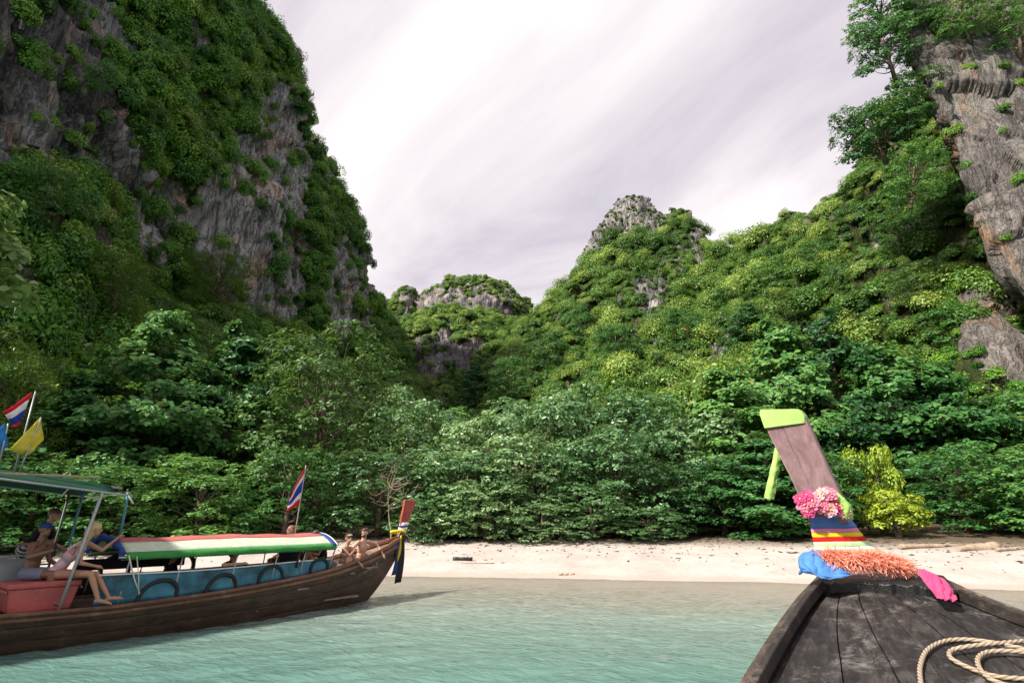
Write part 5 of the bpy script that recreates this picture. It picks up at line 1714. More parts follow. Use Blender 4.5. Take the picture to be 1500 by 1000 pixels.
# rolled blue tarpaulin at the rear end of the canopy and its lashing
mb = MB(); mb.tube([(0.95 - 1.9 * k / 14, -6.72 + 0.03 * math.sin(k * 2.1), arch(-6.65, 1 - 2 * k / 14)[2] + 0.01 + 0.02 * math.sin(k * 3.3)) for k in range(15)], [0.05 + 0.018 * math.sin(k * 4.1) for k in range(15)], 9); mb.build('rolled_tarpaulin', M['navy'], boat)
mb = MB(); mb.tube([(0.97, -6.62, 1.36), (0.99, -6.55, 1.15), (1.0, -6.47, 0.95), (1.0, -6.36, 0.74)], 0.012, 6); mb.build('lashing', M['ropewhite'], boat)
mb = MB(); mb.tube([(0.98, -6.50, 1.34), (1.0, -6.42, 1.0), (1.02, -6.38, 0.72)], 0.008, 6); mb.build('lashing', M['ropewhite'], boat)
# dark awning inside, hanging life jackets and the bulkhead towards the bow
mb = MB(); mb.strip([[(x, -3.42 - 0.03 * math.sin(x * 6), z) for x in np.linspace(0.15, 0.86, 8)] for z in np.linspace(0.95, 1.30, 4)]); mb.build('hanging_curtain', M['black'], boat, thick=0.012)
mb = MB(); mb.strip([[(-0.82 + 0.02 * math.sin(s * 7), s, z) for s in np.linspace(-6.9, -5.0, 16)] for z in (1.02, 1.12, 1.22)]); mb.build('hanging_curtain', M['black'], boat, thick=0.012)
# stern awning on its own taller frame
def roof2(s, t):
    return (0.95 * t, s, 2.33 + 0.20 * (1 - t * t) + 0.115 * np.clip(-6.75 - s, 0, 2.2) - 0.02 * np.clip(-8.9 - s, 0, 5))
for (t0, t1, mt) in ((-1.0, -0.2, 'can_dark'), (-0.2, 0.45, 'can_dark'), (0.45, 1.0, 'can_dark')):
    mb = MB(); mb.strip([[tuple(float(c) for c in roof2(s, t0 + (t1 - t0) * k / 5)) for k in range(6)] for s in np.linspace(-12.4, -6.95, 24)])
    mb.build('awning_strip', M[mt], boat, thick=0.006)
for t in (-1.0, -0.35, 0.35, 1.0):
    mb = MB(); mb.tube([Vector([float(c) for c in roof2(s, t)]) + Vector((0, 0, -0.03 if abs(t) < 1 else 0.0)) for s in np.linspace(-12.4, -6.72, 16)], 0.018, 7); mb.build('awning_pipe', M['steel'], boat)
for s_ in (-12.3, -10.3, -8.6, -7.3):
    mb = MB(); mb.tube([Vector([float(c) for c in roof2(s_, t)]) + Vector((0, 0, -0.03)) for t in np.linspace(-1.02, 1.02, 15)], 0.016, 7); mb.build('awning_hoop', M['steel'], boat)
mb = MB(); mb.box((0.86, -8.6, 2.60), (0.93, -7.25, 2.635), Matrix.Translation((0, 0, 0))); mb.build('awning_board', M['dead_wood'], boat, bevel=0.004)
for (x_, s_, x1_, s1_, r_, mt) in ((0.93, -7.44, 0.95, -7.18, 0.026, 'steel'), (0.93, -12.2, 0.95, -12.2, 0.022, 'steel'), (0.93, -9.9, 0.95, -9.9, 0.022, 'steel'), (-0.9, -7.3, -0.95, -7.2, 0.022, 'pipe_dark'), (-0.9, -12.2, -0.95, -12.2, 0.022, 'steel')):
    zt = float(roof2(s1_, 1.0)[2])
    mb = MB(); mb.tube([(x_, s_, bz(s_) + 0.02), (x1_, s1_, zt)], r_, 8); mb.build('awning_post', M[mt], boat)
mb = MB(); mb.tube([(0.95, -6.80, float(roof2(-6.8, 1)[2]) + 0.01), (0.94, -6.69, 2.20)], 0.016, 7); mb.build('awning_pipe', M['pipe_white'], boat)
mb = MB(); mb.tube([(0.60, -6.70, 1.60), (0.70, -6.72, 2.0), (0.80, -6.76, float(roof2(-6.8, 0.85)[2]))], 0.022, 7); mb.build('awning_post', M['pipe_teal'], boat)
mb = MB(); mb.tube([(-0.45, -7.2, 0.60), (-0.45, -7.1, 2.45)], 0.022, 7); mb.build('awning_post', M['pipe_teal'], boat)
for z_ in (1.14, 1.46):
    mb = MB(); mb.tube([(-0.86, -9.2, z_), (-0.86, -7.3, z_ + 0.03)], 0.016, 6); mb.build('hand_rail', M['pipe_dark'], boat)
mb = MB(); mb.tube([(0.55, -9.4, 1.36), (0.40, -7.75, 1.40)], 0.018, 6); mb.build('hand_rail', M['steel'], boat)

# prow dressing: white scarf, yellow garland and dark cloths hanging to the water
def ring_cloth(name, s0, z0, z1, lean, rx, ry, mat, label, cat, group):
    mb = MB(); rows = []
    for t in np.linspace(0, 1, 5):
        rows.append([(rx * math.cos(a), s0 + lean * t + ry * math.sin(a), z0 + (z1 - z0) * t + 0.01 * math.sin(3 * a)) for a in np.linspace(0, 2 * math.pi, 19)[:-1]])
    mb.strip(rows, closed=True)
    o = mb.build(name, mat, None, thick=0.012); o.matrix_world = MLB
    return tag(o, label, cat, group)
ring_cloth('white_scarf', 0.115, 1.745, 1.83, 0.04, 0.062, 0.135, M['white'], 'upper white scarf tied round the red prow', 'scarf', 'scarves round the red prow')
ring_cloth('navy_scarf', 0.10, 1.70, 1.75, 0.02, 0.066, 0.14, M['navy'], 'navy scarf tied round the red prow between white scarves', 'scarf', 'scarves round the red prow')
ring_cloth('white_scarf', 0.09, 1.64, 1.70, 0.02, 0.066, 0.14, M['white'], 'lower white scarf tied round the red prow', 'scarf', 'scarves round the red prow')
M['marigold'] = cloth_mat('yellow garland', (0.75, 0.58, 0.05))
mb = MB()
for k in range(26):
    a = 2 * math.pi * k / 26
    mb.ball((0.10 * math.cos(a), 0.0 + 0.22 * math.sin(a) - 0.05, 1.585 + 0.03 * math.sin(a + 2)), 0.036, 7, 5)
yg = mb.build('flower_garland', M['marigold'], None); yg.matrix_world = MLB
tag(yg, 'yellow flower garland ringed round the foot of the red prow', 'garland')
def hang(name, pts_top, dz, mat, label, seed, w=0.10):
    rs = np.random.RandomState(seed)
    mb = MB(); rows = []
    for t in np.linspace(0, 1, 9):
        row = []
        for k in range(5):
            u = k / 4 - 0.5
            row.append((pts_top[0] + 0.03 * math.sin(u * 9 + t * 4 + seed) + 0.02 * t, pts_top[1] + u * w * (1 + 0.4 * t) - 0.10 * t * t, pts_top[2] - dz * t + 0.02 * u))
        rows.append(row)
    mb.strip(rows)
    o = mb.build(name, mat, None, thick=0.008); o.matrix_world = MLB
    return tag(o, label, 'cloth', 'cloths hanging from the red prow')
hang('dark_cloth', (0.13, 0.0, 1.50), 1.15, M['black'], 'black cloth hanging from the red prow nearly to the water', 1, 0.16)
hang('navy_cloth', (0.15, -0.14, 1.40), 0.85, M['navy'], 'navy cloth hanging beside the black cloth under the prow', 4, 0.12)
hang('yellow_ribbon', (0.17, -0.08, 1.50), 0.62, M['marigold'], 'narrow yellow ribbon hanging over the dark cloths under the prow', 7, 0.035)
hang('brown_cloth', (-0.02, 0.12, 1.46), 0.70, M['varnish'], 'reddish brown cloth hanging on the far side of the stem', 9, 0.10)
mb = MB(); mb.tube([(0.02, 0.16, 1.56), (0.05, 0.40, 1.34), (0.07, 0.62, 1.17)], 0.008, 5)
o = mb.build('mooring_line', M['ropewhite'], None); o.matrix_world = MLB; tag(o, 'short pale line sticking forward from the red prow', 'rope')

# flags
M['fl_red'] = cloth_mat('flag red', (0.60, 0.02, 0.04), trans=0.3); M['fl_white'] = cloth_mat('flag white', (0.72, 0.70, 0.72), trans=0.3)
M['fl_blue'] = cloth_mat('flag blue', (0.03, 0.06, 0.36), trans=0.3); M['fl_yellow'] = cloth_mat('flag yellow', (0.66, 0.56, 0.08), trans=0.3); M['fl_sky'] = cloth_mat('flag light blue', (0.05, 0.24, 0.60), trans=0.3)
def flag(px0, py0, px1, py1, lat, corner, label, stripes, droop_, seed, group=None, pole_r=0.014):
    """pole from pixel 0 to pixel 1 in the plane lat; corner: four pixel corners of the cloth (hoist top, fly top, fly bottom, hoist bottom)"""
    def pt(px, py):
        d = Vector(P(px, py, 1.0)) - CAM
        o_ = Vector((LT[0], LT[1], 0)); n_ = Vector((rv[0], rv[1], 0))
        t = (lat + (o_ - CAM).dot(n_)) / d.dot(n_)
        return CAM + d * t
    a, b = pt(px0, py0), pt(px1, py1)
    root = empty('flag', a, -HD)
    inv = root.matrix_basis.inverted()
    a_, b_ = inv @ a, inv @ b
    mb = MB(); mb.tube([a_, b_], [pole_r, pole_r * 0.8], 7); mb.build('pole', M['steel'], root)
    c = [inv @ pt(*q) for q in corner]
    tot = sum(w for w, _ in stripes); acc = 0
    for (w, mt) in stripes:
        v0, v1 = acc / tot, (acc + w) / tot; acc += w
        mb = MB(); rows = []
        for i in range(5):
            v = v0 + (v1 - v0) * i / 4
            row = []
            for j in range(13):
                u = j / 12
                p_ = (c[0] * (1 - u) + c[1] * u) * (1 - v) + (c[3] * (1 - u) + c[2] * u) * v
                p_ = p_ + Vector((droop_ * math.sin(u * 7 + v * 2.5 + seed) * u, 0.0, droop_ * 0.5 * math.sin(u * 5 + seed) * u))
                row.append(p_)
            rows.append(row)
        mb.strip(rows); mb.build('cloth_stripe', M[mt], root, thick=0.003)
    return tag(root, label, 'flag', group)
TRI = [(1, 'fl_red'), (1, 'fl_white'), (2, 'fl_blue'), (1, 'fl_white'), (1, 'fl_red')]
flag(431, 790, 448, 681, -0.3, [(447, 683), (452, 682), (441, 740), (422, 745)][0:1] + [(424, 728), (421, 747), (440, 738)], 'striped red white and blue flag drooping on the canopy front', TRI, 0.03, 1.0)
flag(20, 695, 52, 573, 0.3, [(47, 574), (4, 604), (20, 625), (29, 622)], 'striped red white and blue flag flying above the stern awning', TRI[:1] + [(1.4, 'fl_white'), (1.6, 'fl_blue'), (0.6, 'fl_red')], 0.04, 2.0)
flag(28, 692, 60, 612, 0.5, [(60, 610), (64, 646), (42, 668), (13, 659)], 'yellow flag on a pole on the stern awning', [(1, 'fl_yellow')], 0.04, 3.0)
flag(-4, 690, 12, 620, 0.4, [(7, 620), (12, 654), (-4, 668), (-30, 650)], 'light blue flag at the rear of the stern awning', [(1, 'fl_sky')], 0.04, 4.0)

# red cool box on the stern deck
M['box_red'] = simple('faded red plastic', (0.40, 0.085, 0.08), 0.55, 0.25, 4, 0.15)
cool = empty('cool_box', LB(0.50, -7.65, 0.585), -HD)
tag(cool, 'faded red plastic cool box that the blonde woman sits on', 'cool box')
mb = MB(); rows = []
for z, k in ((0.0, 0.86), (0.34, 1.0)):
    rows.append([(-0.33 * k, -0.45 * k, z), (0.33 * k, -0.45 * k, z), (0.33 * k, 0.45 * k, z), (-0.33 * k, 0.45 * k, z)])
mb.strip(rows, closed=True, smooth=False); mb.fan(rows[0]); mb.fan(rows[1])
mb.build('tub', M['box_red'], cool, bevel=0.02)
mb = MB(); mb.box((-0.35, -0.47, 0.342), (0.35, 0.47, 0.43)); mb.build('lid', M['box_red'], cool, bevel=0.025)
for sx_ in (-1, 1):
    mb = MB(); mb.box((-0.36, sx_ * 0.475 - 0.012, 0.30), (0.36, sx_ * 0.475 + 0.012, 0.335)); mb.build('rim', M['box_red'], cool, bevel=0.008)
# grey bundle of canvas behind the cool box
M['canvas'] = cloth_mat('grey canvas', (0.30, 0.33, 0.35))
mb = MB(); rows = []
for t in np.linspace(0, 1, 8):
    z = 0.60 + 0.72 * t; k = 1.0 - 0.45 * t ** 1.5
    rows.append([((0.22 * k + 0.02 * math.sin(a * 5 + t * 6)) * math.cos(a) - 0.1, -8.15 + (0.42 * k + 0.03 * math.sin(a * 4)) * math.sin(a) + 0.25 * t, z) for a in np.linspace(0, 2 * math.pi, 25)[:-1]])
mb.strip(rows, closed=True); mb.fan(rows[-1])
o = mb.build('canvas_bundle', M['canvas'], None); o.matrix_world = MLB
tag(o, 'grey canvas bundle standing behind the red cool box', 'bundle')
# ------------------------------------------------------------------ people
def skin_mat(name, col):
    m, nt, o = nodes_of(name)
    p = N(nt, 'ShaderNodeBsdfPrincipled')
    f = noise(nt, coords(nt), 7, 4, 0.6)
    r = ramp(nt, f, [(0.3, tuple(c * 0.85 for c in col)), (0.7, tuple(min(1, c * 1.1) for c in col))])
    nt.links.new(r.outputs[0], p.inputs['Base Color'])
    p.inputs['Roughness'].default_value = 0.5
    p.inputs['Subsurface Weight'].default_value = 0.08
    p.inputs['Subsurface Radius'].default_value = (0.02, 0.008, 0.005)
    nt.links.new(p.outputs[0], o.inputs[0])
    return m
M['skin_fair'] = skin_mat('fair skin', (0.52, 0.30, 0.22))
M['skin_tan'] = skin_mat('tanned skin', (0.38, 0.185, 0.115))
M['skin_brown'] = skin_mat('brown skin', (0.19, 0.088, 0.055))
M['blonde'] = simple('blonde hair', (0.46, 0.33, 0.17), 0.5, 0.4, 16, 0.5, stretch=(4, 4, 0.5))
M['brown_hair'] = simple('brown hair', (0.06, 0.035, 0.02), 0.5, 0.4, 16, 0.5, stretch=(4, 4, 0.5))
M['red_hair'] = simple('auburn hair', (0.20, 0.065, 0.03), 0.5, 0.4, 16, 0.5, stretch=(4, 4, 0.5))
M['pink_top'] = cloth_mat('pale pink swimsuit', (0.66, 0.42, 0.50))
M['grey_shorts'] = cloth_mat('grey blue shorts', (0.22, 0.24, 0.32))
M['black_cloth'] = cloth_mat('black garment', (0.018, 0.018, 0.022))
M['brown_shirt'] = cloth_mat('brown shirt', (0.14, 0.06, 0.045))
M['dark_eye'] = simple('eye', (0.015, 0.012, 0.01), 0.2, 0.1, 10, 0)
m, nt, o = nodes_of('striped shorts')
p = N(nt, 'ShaderNodeBsdfPrincipled'); wv = N(nt, 'ShaderNodeTexWave'); wv.inputs['Scale'].default_value = 7.0
nt.links.new(coords(nt, rot=(0, R(50), 0)), wv.inputs['Vector'])
nt.links.new(ramp(nt, wv.outputs['Fac'], [(0.45, (0.015, 0.015, 0.02)), (0.6, (0.42, 0.44, 0.46))]).outputs[0], p.inputs['Base Color'])
p.inputs['Roughness'].default_value = 0.85; nt.links.new(p.outputs[0], o.inputs[0])
M['striped'] = m

def caps(bm, a, ra, b, rb, seg=12):
    """closed tapered capsule"""
    a, b = Vector(a), Vector(b)
    d = b - a
    if d.length < 1e-5: d = Vector((0, 0, 1e-5))
    q = d.to_track_quat('Z', 'Y').to_matrix().to_4x4()
    L = d.length
    rings = []
    prof = []
    for k in range(1, 5):
        t = math.pi / 2 * k / 4
        prof.append((-ra * math.cos(t), ra * math.sin(t)))
    for k in range(0, 4):
        t = math.pi / 2 * k / 4
        prof.append((L + rb * math.sin(t), rb * math.cos(t)))
    mt = Matrix.Translation(a) @ q
    s = bm.verts.new(mt @ Vector((0, 0, -ra))); e_ = bm.verts.new(mt @ Vector((0, 0, L + rb)))
    for (z, r) in prof:
        rings.append([bm.verts.new(mt @ Vector((r * math.cos(2 * math.pi * k / seg), r * math.sin(2 * math.pi * k / seg), z))) for k in range(seg)])
    for k in range(seg):
        bm.faces.new((s, rings[0][(k + 1) % seg], rings[0][k])); bm.faces.new((e_, rings[-1][k], rings[-1][(k + 1) % seg]))
        for i in range(len(rings) - 1):
            bm.faces.new((rings[i][k], rings[i][(k + 1) % seg], rings[i + 1][(k + 1) % seg], rings[i + 1][k]))

def ell(bm, c, r, ax=None):
    """ellipsoid with axes ax (3 unit vectors)"""
    mt = Matrix.Translation(Vector(c))
    if ax is not None:
        mt = mt @ Matrix((ax[0], ax[1], ax[2])).transposed().to_4x4()
    bmesh.ops.create_uvsphere(bm, u_segments=18, v_segments=12, radius=1, matrix=mt @ Matrix.Diagonal((r[0], r[1], r[2], 1)))

def fuse(name, bm, voxel, mat, parent, smooth=4):
    """one continuous skin over overlapping volumes"""
    me = bpy.data.meshes.new(name); bm.to_mesh(me); bm.free()
    tmp = bpy.data.objects.new('tmp', me); COL.objects.link(tmp)
    rm = tmp.modifiers.new('r', 'REMESH'); rm.mode = 'VOXEL'; rm.voxel_size = voxel; rm.use_smooth_shade = True
    sm = tmp.modifiers.new('s', 'SMOOTH'); sm.factor = 0.5; sm.iterations = smooth
    dg = bpy.context.evaluated_depsgraph_get()
    out = bpy.data.meshes.new_from_object(tmp.evaluated_get(dg))
    bpy.data.objects.remove(tmp); bpy.data.meshes.remove(me)
    out.name = name
    out.polygons.foreach_set('use_smooth', np.ones(len(out.polygons), bool))
    return link_mesh(name, out, mat, parent)

def seated(pel, face, lean=0.1, k=1.0):
    """joint positions in boat coordinates; face = angle from forward towards starboard"""
    f = Vector((math.sin(face), math.cos(face), 0)); r = Vector((math.cos(face), -math.sin(face), 0)); u = Vector((0, 0, 1))
    pel = Vector(pel)
    sp = (u + f * lean).normalized()
    J = {'f': f, 'r': r, 'pel': pel, 'che': pel + sp * 0.31 * k, 'nek': pel + sp * 0.50 * k}
    J['hed'] = J['nek'] + (u * 0.17 + f * 0.035) * k
    for sd, n in ((-1, 'L'), (1, 'R')):
        J['sh' + n] = J['nek'] - u * 0.055 * k + r * sd * 0.175 * k
        J['el' + n] = J['sh' + n] - u * 0.26 * k + f * 0.06 * k + r * sd * 0.05 * k
        J['wr' + n] = J['el' + n] + f * 0.20 * k - u * 0.08 * k - r * sd * 0.05 * k
        J['hp' + n] = pel + r * sd * 0.09 * k
        J['kn' + n] = J['hp' + n] + f * 0.42 * k + r * sd * 0.03
        J['an' + n] = J['kn' + n] - u * 0.40 * k + f * 0.03
        J['to' + n] = J['an' + n] + f * 0.17 * k - u * 0.045 * k
    return J

def person(J, label, skin, hair=None, hair_style='short', wear=(), voxel=0.011, k=1.0, slim=1.0, look=None, group=None, beard=False, grip=None):
    base = Vector((J['pel'].x, J['pel'].y, min(J['anL'].z, J['anR'].z) - 0.05))
    root = empty('person', LB(*base), -HD)
    tag(root, label, 'person', group)
    j = {n: (v - base if n not in ('f', 'r') else v) for n, v in J.items()}
    f, r, u = j['f'], j['r'], Vector((0, 0, 1))
    lk = (look if look is not None else f).normalized()
    lr = lk.cross(u).normalized(); lu = lr.cross(lk)
    sp = (j['nek'] - j['pel']).normalized()
    tf = r.cross(sp) * -1
    if tf.dot(f) < 0: tf = -tf
    bm = bmesh.new()
    w = slim * k
    ell(bm, j['pel'] + sp * 0.02, (0.165 * w, 0.115 * w, 0.12 * w), (r, tf, sp))
    ell(bm, j['pel'] * 0.55 + j['che'] * 0.45, (0.132 * w, 0.095 * w, 0.14 * w), (r, tf, sp))
    ell(bm, j['che'], (0.152 * w, 0.105 * w, 0.17 * w), (r, tf, sp))
    caps(bm, j['shL'] * 0.85 + j['shR'] * 0.15, 0.055 * w, j['shR'] * 0.85 + j['shL'] * 0.15, 0.055 * w)
    caps(bm, j['nek'] - sp * 0.06, 0.058 * w, j['hed'] - lu * 0.05, 0.050 * w)
    H = j['hed']
    ell(bm, H + lu * 0.025 * k - lk * 0.008, (0.074 * k, 0.094 * k, 0.092 * k), (lr, lk, lu))
    ell(bm, H - lu * 0.045 * k + lk * 0.028 * k, (0.052 * k, 0.062 * k, 0.066 * k), (lr, lk, lu))
    caps(bm, H + lk * 0.088 * k + lu * 0.012, 0.009, H + lk * 0.103 * k - lu * 0.022, 0.013)
    ell(bm, H + lk * 0.084 * k - lu * 0.062 * k, (0.024, 0.012, 0.010), (lr, lk, lu))
    for sd in (-1, 1):
        ell(bm, H + lr * sd * 0.076 * k - lk * 0.005 - lu * 0.005, (0.012, 0.022, 0.032), (lr, lk, lu))
    for n, sd in (('L', -1), ('R', 1)):
        caps(bm, j['sh' + n], 0.056 * w, j['el' + n], 0.038 * w)
        caps(bm, j['el' + n], 0.040 * w, j['wr' + n], 0.025 * w)
        # hand: palm, four fingers of different length with a bend, thumb from the side of the palm
        d = (j['wr' + n] - j['el' + n]).normalized()
        s_ = d.cross(u); s_ = s_.normalized() if s_.length > 0.1 else r.copy()
        pn = s_.cross(d)
        curl = -pn if pn.z > 0 else pn
        pc = j['wr' + n] + d * 0.05
        caps(bm, j['wr' + n] + d * 0.01, 0.024, pc + d * 0.025, 0.028)
        ell(bm, pc, (0.036, 0.045, 0.016), (s_, d, pn))
        cl = 1.0 if (grip and n in grip) else 0.45
        for q, L in enumerate((0.062, 0.072, 0.068, 0.052)):
            b0 = pc + d * 0.042 + s_ * (q - 1.5) * 0.0185
            b1 = b0 + (d * (1 - 0.5 * cl) + curl * 0.8 * cl) * L * 0.55
            b2 = b1 + (d * (1 - 1.2 * cl) + curl * 1.1 * cl) * L * 0.5
            caps(bm, b0, 0.0092, b1, 0.0085, 8); caps(bm, b1, 0.0085, b2, 0.0072, 8)
        t0 = pc - d * 0.015 - s_ * 0.032 * sd
        t1 = t0 + (d * 0.6 - s_ * 0.7 * sd + curl * 0.4).normalized() * 0.035
        caps(bm, t0, 0.011, t1, 0.0095, 8); caps(bm, t1, 0.0095, t1 + (d * 0.9 + curl * 0.5).normalized() * 0.028, 0.008, 8)
        caps(bm, j['hp' + n], 0.092 * w, j['kn' + n], 0.058 * w)
        mid = j['kn' + n] * 0.68 + j['an' + n] * 0.32
        back = (j['an' + n] - j['kn' + n]).cross(r).normalized() * 0.012
        caps(bm, j['kn' + n], 0.056 * w, mid, 0.056 * w); caps(bm, mid, 0.056 * w, j['an' + n], 0.034 * w)
        an, to = j['an' + n], j['to' + n]
        caps(bm, an - u * 0.015, 0.036 * w, an * 0.55 + to * 0.45, 0.034 * w); caps(bm, an * 0.5 + to * 0.5, 0.034 * w, to, 0.022)
        hd = (to - an).normalized()
        ell(bm, an - u * 0.03 - hd * 0.03, (0.03, 0.03, 0.028))
        sx_ = hd.cross(u).normalized() if hd.cross(u).length > 0.05 else r
        for q in range(5):
            L = (0.030, 0.026, 0.024, 0.021, 0.018)[q]
            b0 = to + sx_ * (q - 2) * 0.0145 * -sd
            caps(bm, b0, 0.010, b0 + hd * L, 0.0085, 8)
    body = fuse('body', bm, voxel, M[skin], root, 3)
    # eyes
    for sd in (-1, 1):
        bm = bmesh.new(); ell(bm, H + lk * 0.080 * k + lr * sd * 0.030 * k + lu * 0.014, (0.013, 0.008, 0.007), (lr, lk, lu))
        me = bpy.data.meshes.new('eye'); bm.to_mesh(me); bm.free(); link_mesh('eye', me, M['dark_eye'], root)
    if hair:
        bm = bmesh.new()
        ell(bm, H + lu * 0.036 * k - lk * 0.026, (0.082 * k, 0.090 * k, 0.088 * k), (lr, lk, lu))
        if hair_style == 'short':
            ell(bm, H + lu * 0.055 * k + lk * 0.015, (0.070 * k, 0.075 * k, 0.062 * k), (lr, lk, lu))
        if hair_style in ('long', 'pony'):
            ell(bm, H + lu * 0.045 * k + lk * 0.008, (0.080 * k, 0.082 * k, 0.075 * k), (lr, lk, lu))
        if hair_style == 'long':
            ell(bm, H - lk * 0.06 - lu * 0.05, (0.092, 0.075, 0.13), (lr, lk, lu))
            for q in range(7):
                o_ = (q - 3) * 0.024
                caps(bm, H - lk * 0.055 + lr * o_, 0.036, H - lk * (0.12 + 0.015 * (q % 3)) + lr * o_ * 1.5 - u * (0.25 + 0.035 * ((q * 7) % 4)), 0.014, 8)
        if hair_style == 'pony':
            ell(bm, H - lk * 0.10 + lu * 0.05, (0.035, 0.035, 0.035))
        h_ = fuse('hair', bm, 0.010, M[hair], root, 2)
    if beard:
        bm = bmesh.new(); ell(bm, H - lu * 0.066 * k + lk * 0.030 * k, (0.056, 0.064, 0.052), (lr, lk, lu)); fuse('beard', bm, 0.010, M[hair or 'brown_hair'], root, 2)
    for (nm, mt) in wear:
        bm = bmesh.new()
        g = 0.010
        if nm in ('shorts', 'bottoms'):
            ell(bm, j['pel'] + sp * 0.015, (0.165 * w + g, 0.115 * w + g, 0.105 * w + g), (r, tf, sp))
            fr_ = 0.55 if nm == 'shorts' else 0.10
            for n in 'LR': caps(bm, j['hp' + n], 0.092 * w + g, j['hp' + n].lerp(j['kn' + n], fr_), (0.092 - 0.034 * fr_) * w + g * 1.6)
        elif nm == 'swimsuit':
            ell(bm, j['pel'] + sp * 0.02, (0.165 * w + g, 0.115 * w + g, 0.12 * w + g), (r, tf, sp))
            ell(bm, j['pel'] * 0.55 + j['che'] * 0.45, (0.132 * w + g, 0.095 * w + g, 0.14 * w + g), (r, tf, sp))
            ell(bm, j['che'] - sp * 0.03, (0.150 * w + g, 0.105 * w + g, 0.135 * w + g), (r, tf, sp))
            for n, sd in (('L', -1), ('R', 1)):
                q0 = j['nek'] + r * sd * 0.085 - sp * 0.03
                caps(bm, j['che'] + r * sd * 0.085 - tf * 0.075 + sp * 0.05, 0.030, q0 - tf * 0.02, 0.026); caps(bm, q0 - tf * 0.02, 0.026, j['che'] + r * sd * 0.08 + tf * 0.075 + sp * 0.06, 0.030)
        elif nm == 'bikini_top':
            ell(bm, j['che'] + sp * 0.01, (0.154 * w + g, 0.108 * w + g, 0.045), (r, tf, sp))
        elif nm == 'shirt':
            ell(bm, j['pel'] * 0.6 + j['che'] * 0.4, (0.145 * w + g, 0.11 * w + g, 0.16 * w), (r, tf, sp))
            ell(bm, j['che'], (0.158 * w + g, 0.112 * w + g, 0.18 * w), (r, tf, sp))
            for n in 'LR': caps(bm, j['sh' + n], 0.064 * w, j['sh' + n].lerp(j['el' + n], 0.6), 0.052 * w)
            caps(bm, j['shL'], 0.06 * w, j['shR'], 0.06 * w)
        elif nm == 'cap':
            ell(bm, H + lu * 0.062 * k - lk * 0.008, (0.086 * k, 0.104 * k, 0.062 * k), (lr, lk, lu))
            ell(bm, H + lu * 0.050 * k + lk * 0.125 * k, (0.066, 0.066, 0.010), (lr, lk, lu))
        elif nm == 'sunglasses':
            ell(bm, H + lu * 0.085 * k + lk * 0.065 * k, (0.062, 0.02, 0.016), (lr, lk, lu))
        fuse(nm, bm, 0.010, M[mt], root, 3)
    return root

# blonde woman on the cool box, reaching for the awning post
J = seated((0.55, -7.52, 1.10), R(32), 0.42)
J['hed'] = Vector((0.80, -7.14, 1.78)); J['nek'] = Vector((0.74, -7.22, 1.60)); J['che'] = Vector((0.665, -7.35, 1.40))
for n, sd in (('L', -1), ('R', 1)): J['sh' + n] = J['nek'] + J['r'] * sd * 0.155 - Vector((0, 0, 0.055))
J['elL'] = Vector((0.70, -6.95, 1.44)); J['wrL'] = Vector((0.655, -6.75, 1.62))
J['elR'] = Vector((0.90, -7.28, 1.27)); J['wrR'] = Vector((0.90, -7.06, 1.21))
J['knR'] = Vector((0.98, -7.12, 1.10)); J['anR'] = Vector((1.09, -6.98, 0.71)); J['toR'] = Vector((1.15, -6.82, 0.645))
J['knL'] = Vector((0.90, -7.02, 1.08)); J['anL'] = Vector((1.04, -6.82, 0.72)); J['toL'] = Vector((1.10, -6.66, 0.70))
person(J, 'blonde woman in pale pink swimsuit sitting on the red cool box', 'skin_tan', 'blonde', 'long', [('swimsuit', 'pink_top')], 0.009, 0.98, 0.90, look=Vector((0.10, 1, -0.10)), grip='L')
# bare chested man with cap and bottle behind her
J = seated((0.30, -7.78, 1.11), R(45), 0.12)
J['elR'] = J['shR'] + J['f'] * 0.10 + J['r'] * 0.18 - Vector((0, 0, 0.17)); J['wrR'] = J['shR'] + J['f'] * 0.27 + Vector((0, 0, -0.10))
man = person(J, 'bare chested man in cap and grey shorts holding a bottle', 'skin_brown', 'brown_hair', 'short', [('shorts', 'grey_shorts'), ('cap', 'navy')], 0.011, look=Vector((0.9, 0.4, 0.0)), grip='R')
bt = MB(); q = J['wrR'] + (J['wrR'] - J['elR']).normalized() * 0.075
bt.tube([q + Vector((0, 0, -0.10)), q + Vector((0, 0, 0.05)), q + Vector((0, 0, 0.08)), q + Vector((0, 0, 0.13))], [0.030, 0.030, 0.014, 0.013], 10)
o = bt.build('bottle', M['black'], None); o.matrix_world = MLB; tag(o, 'dark bottle held up by the man in the cap', 'bottle')
# man in black bending at the far rail, striped shorts
J = seated((-0.55, -7.75, 1.42), R(20), 0.65)
for n in 'LR':
    J['kn' + n] = J['hp' + n] + Vector((0, 0.10, -0.40)); J['an' + n] = J['kn' + n] + Vector((0, -0.06, -0.38)); J['to' + n] = J['an' + n] + Vector((0.05, 0.17, -0.03))
J['elR'] = J['shR'] + Vector((0.05, -0.10, -0.26)); J['wrR'] = J['elR'] + Vector((0.12, -0.20, 0.02))
person(J, 'man in black shirt and striped shorts leaning at the far rail of the stern', 'skin_tan', 'brown_hair', 'short', [('shirt', 'black_cloth'), ('shorts', 'striped')], 0.012, look=Vector((0.7, 0.7, -0.2)))
# helmsman under the awning
J = seated((-0.10, -9.3, 1.42), R(10), 0.05)
for n in 'LR':
    J['kn' + n] = J['hp' + n] + Vector((0, 0.06, -0.40)); J['an' + n] = J['kn' + n] + Vector((0, -0.04, -0.38)); J['to' + n] = J['an' + n] + Vector((0.0, 0.17, -0.03))
person(J, 'helmsman in brown shirt standing under the stern awning', 'skin_brown', 'brown_hair', 'short', [('shirt', 'brown_shirt'), ('shorts', 'black_cloth')], 0.012)
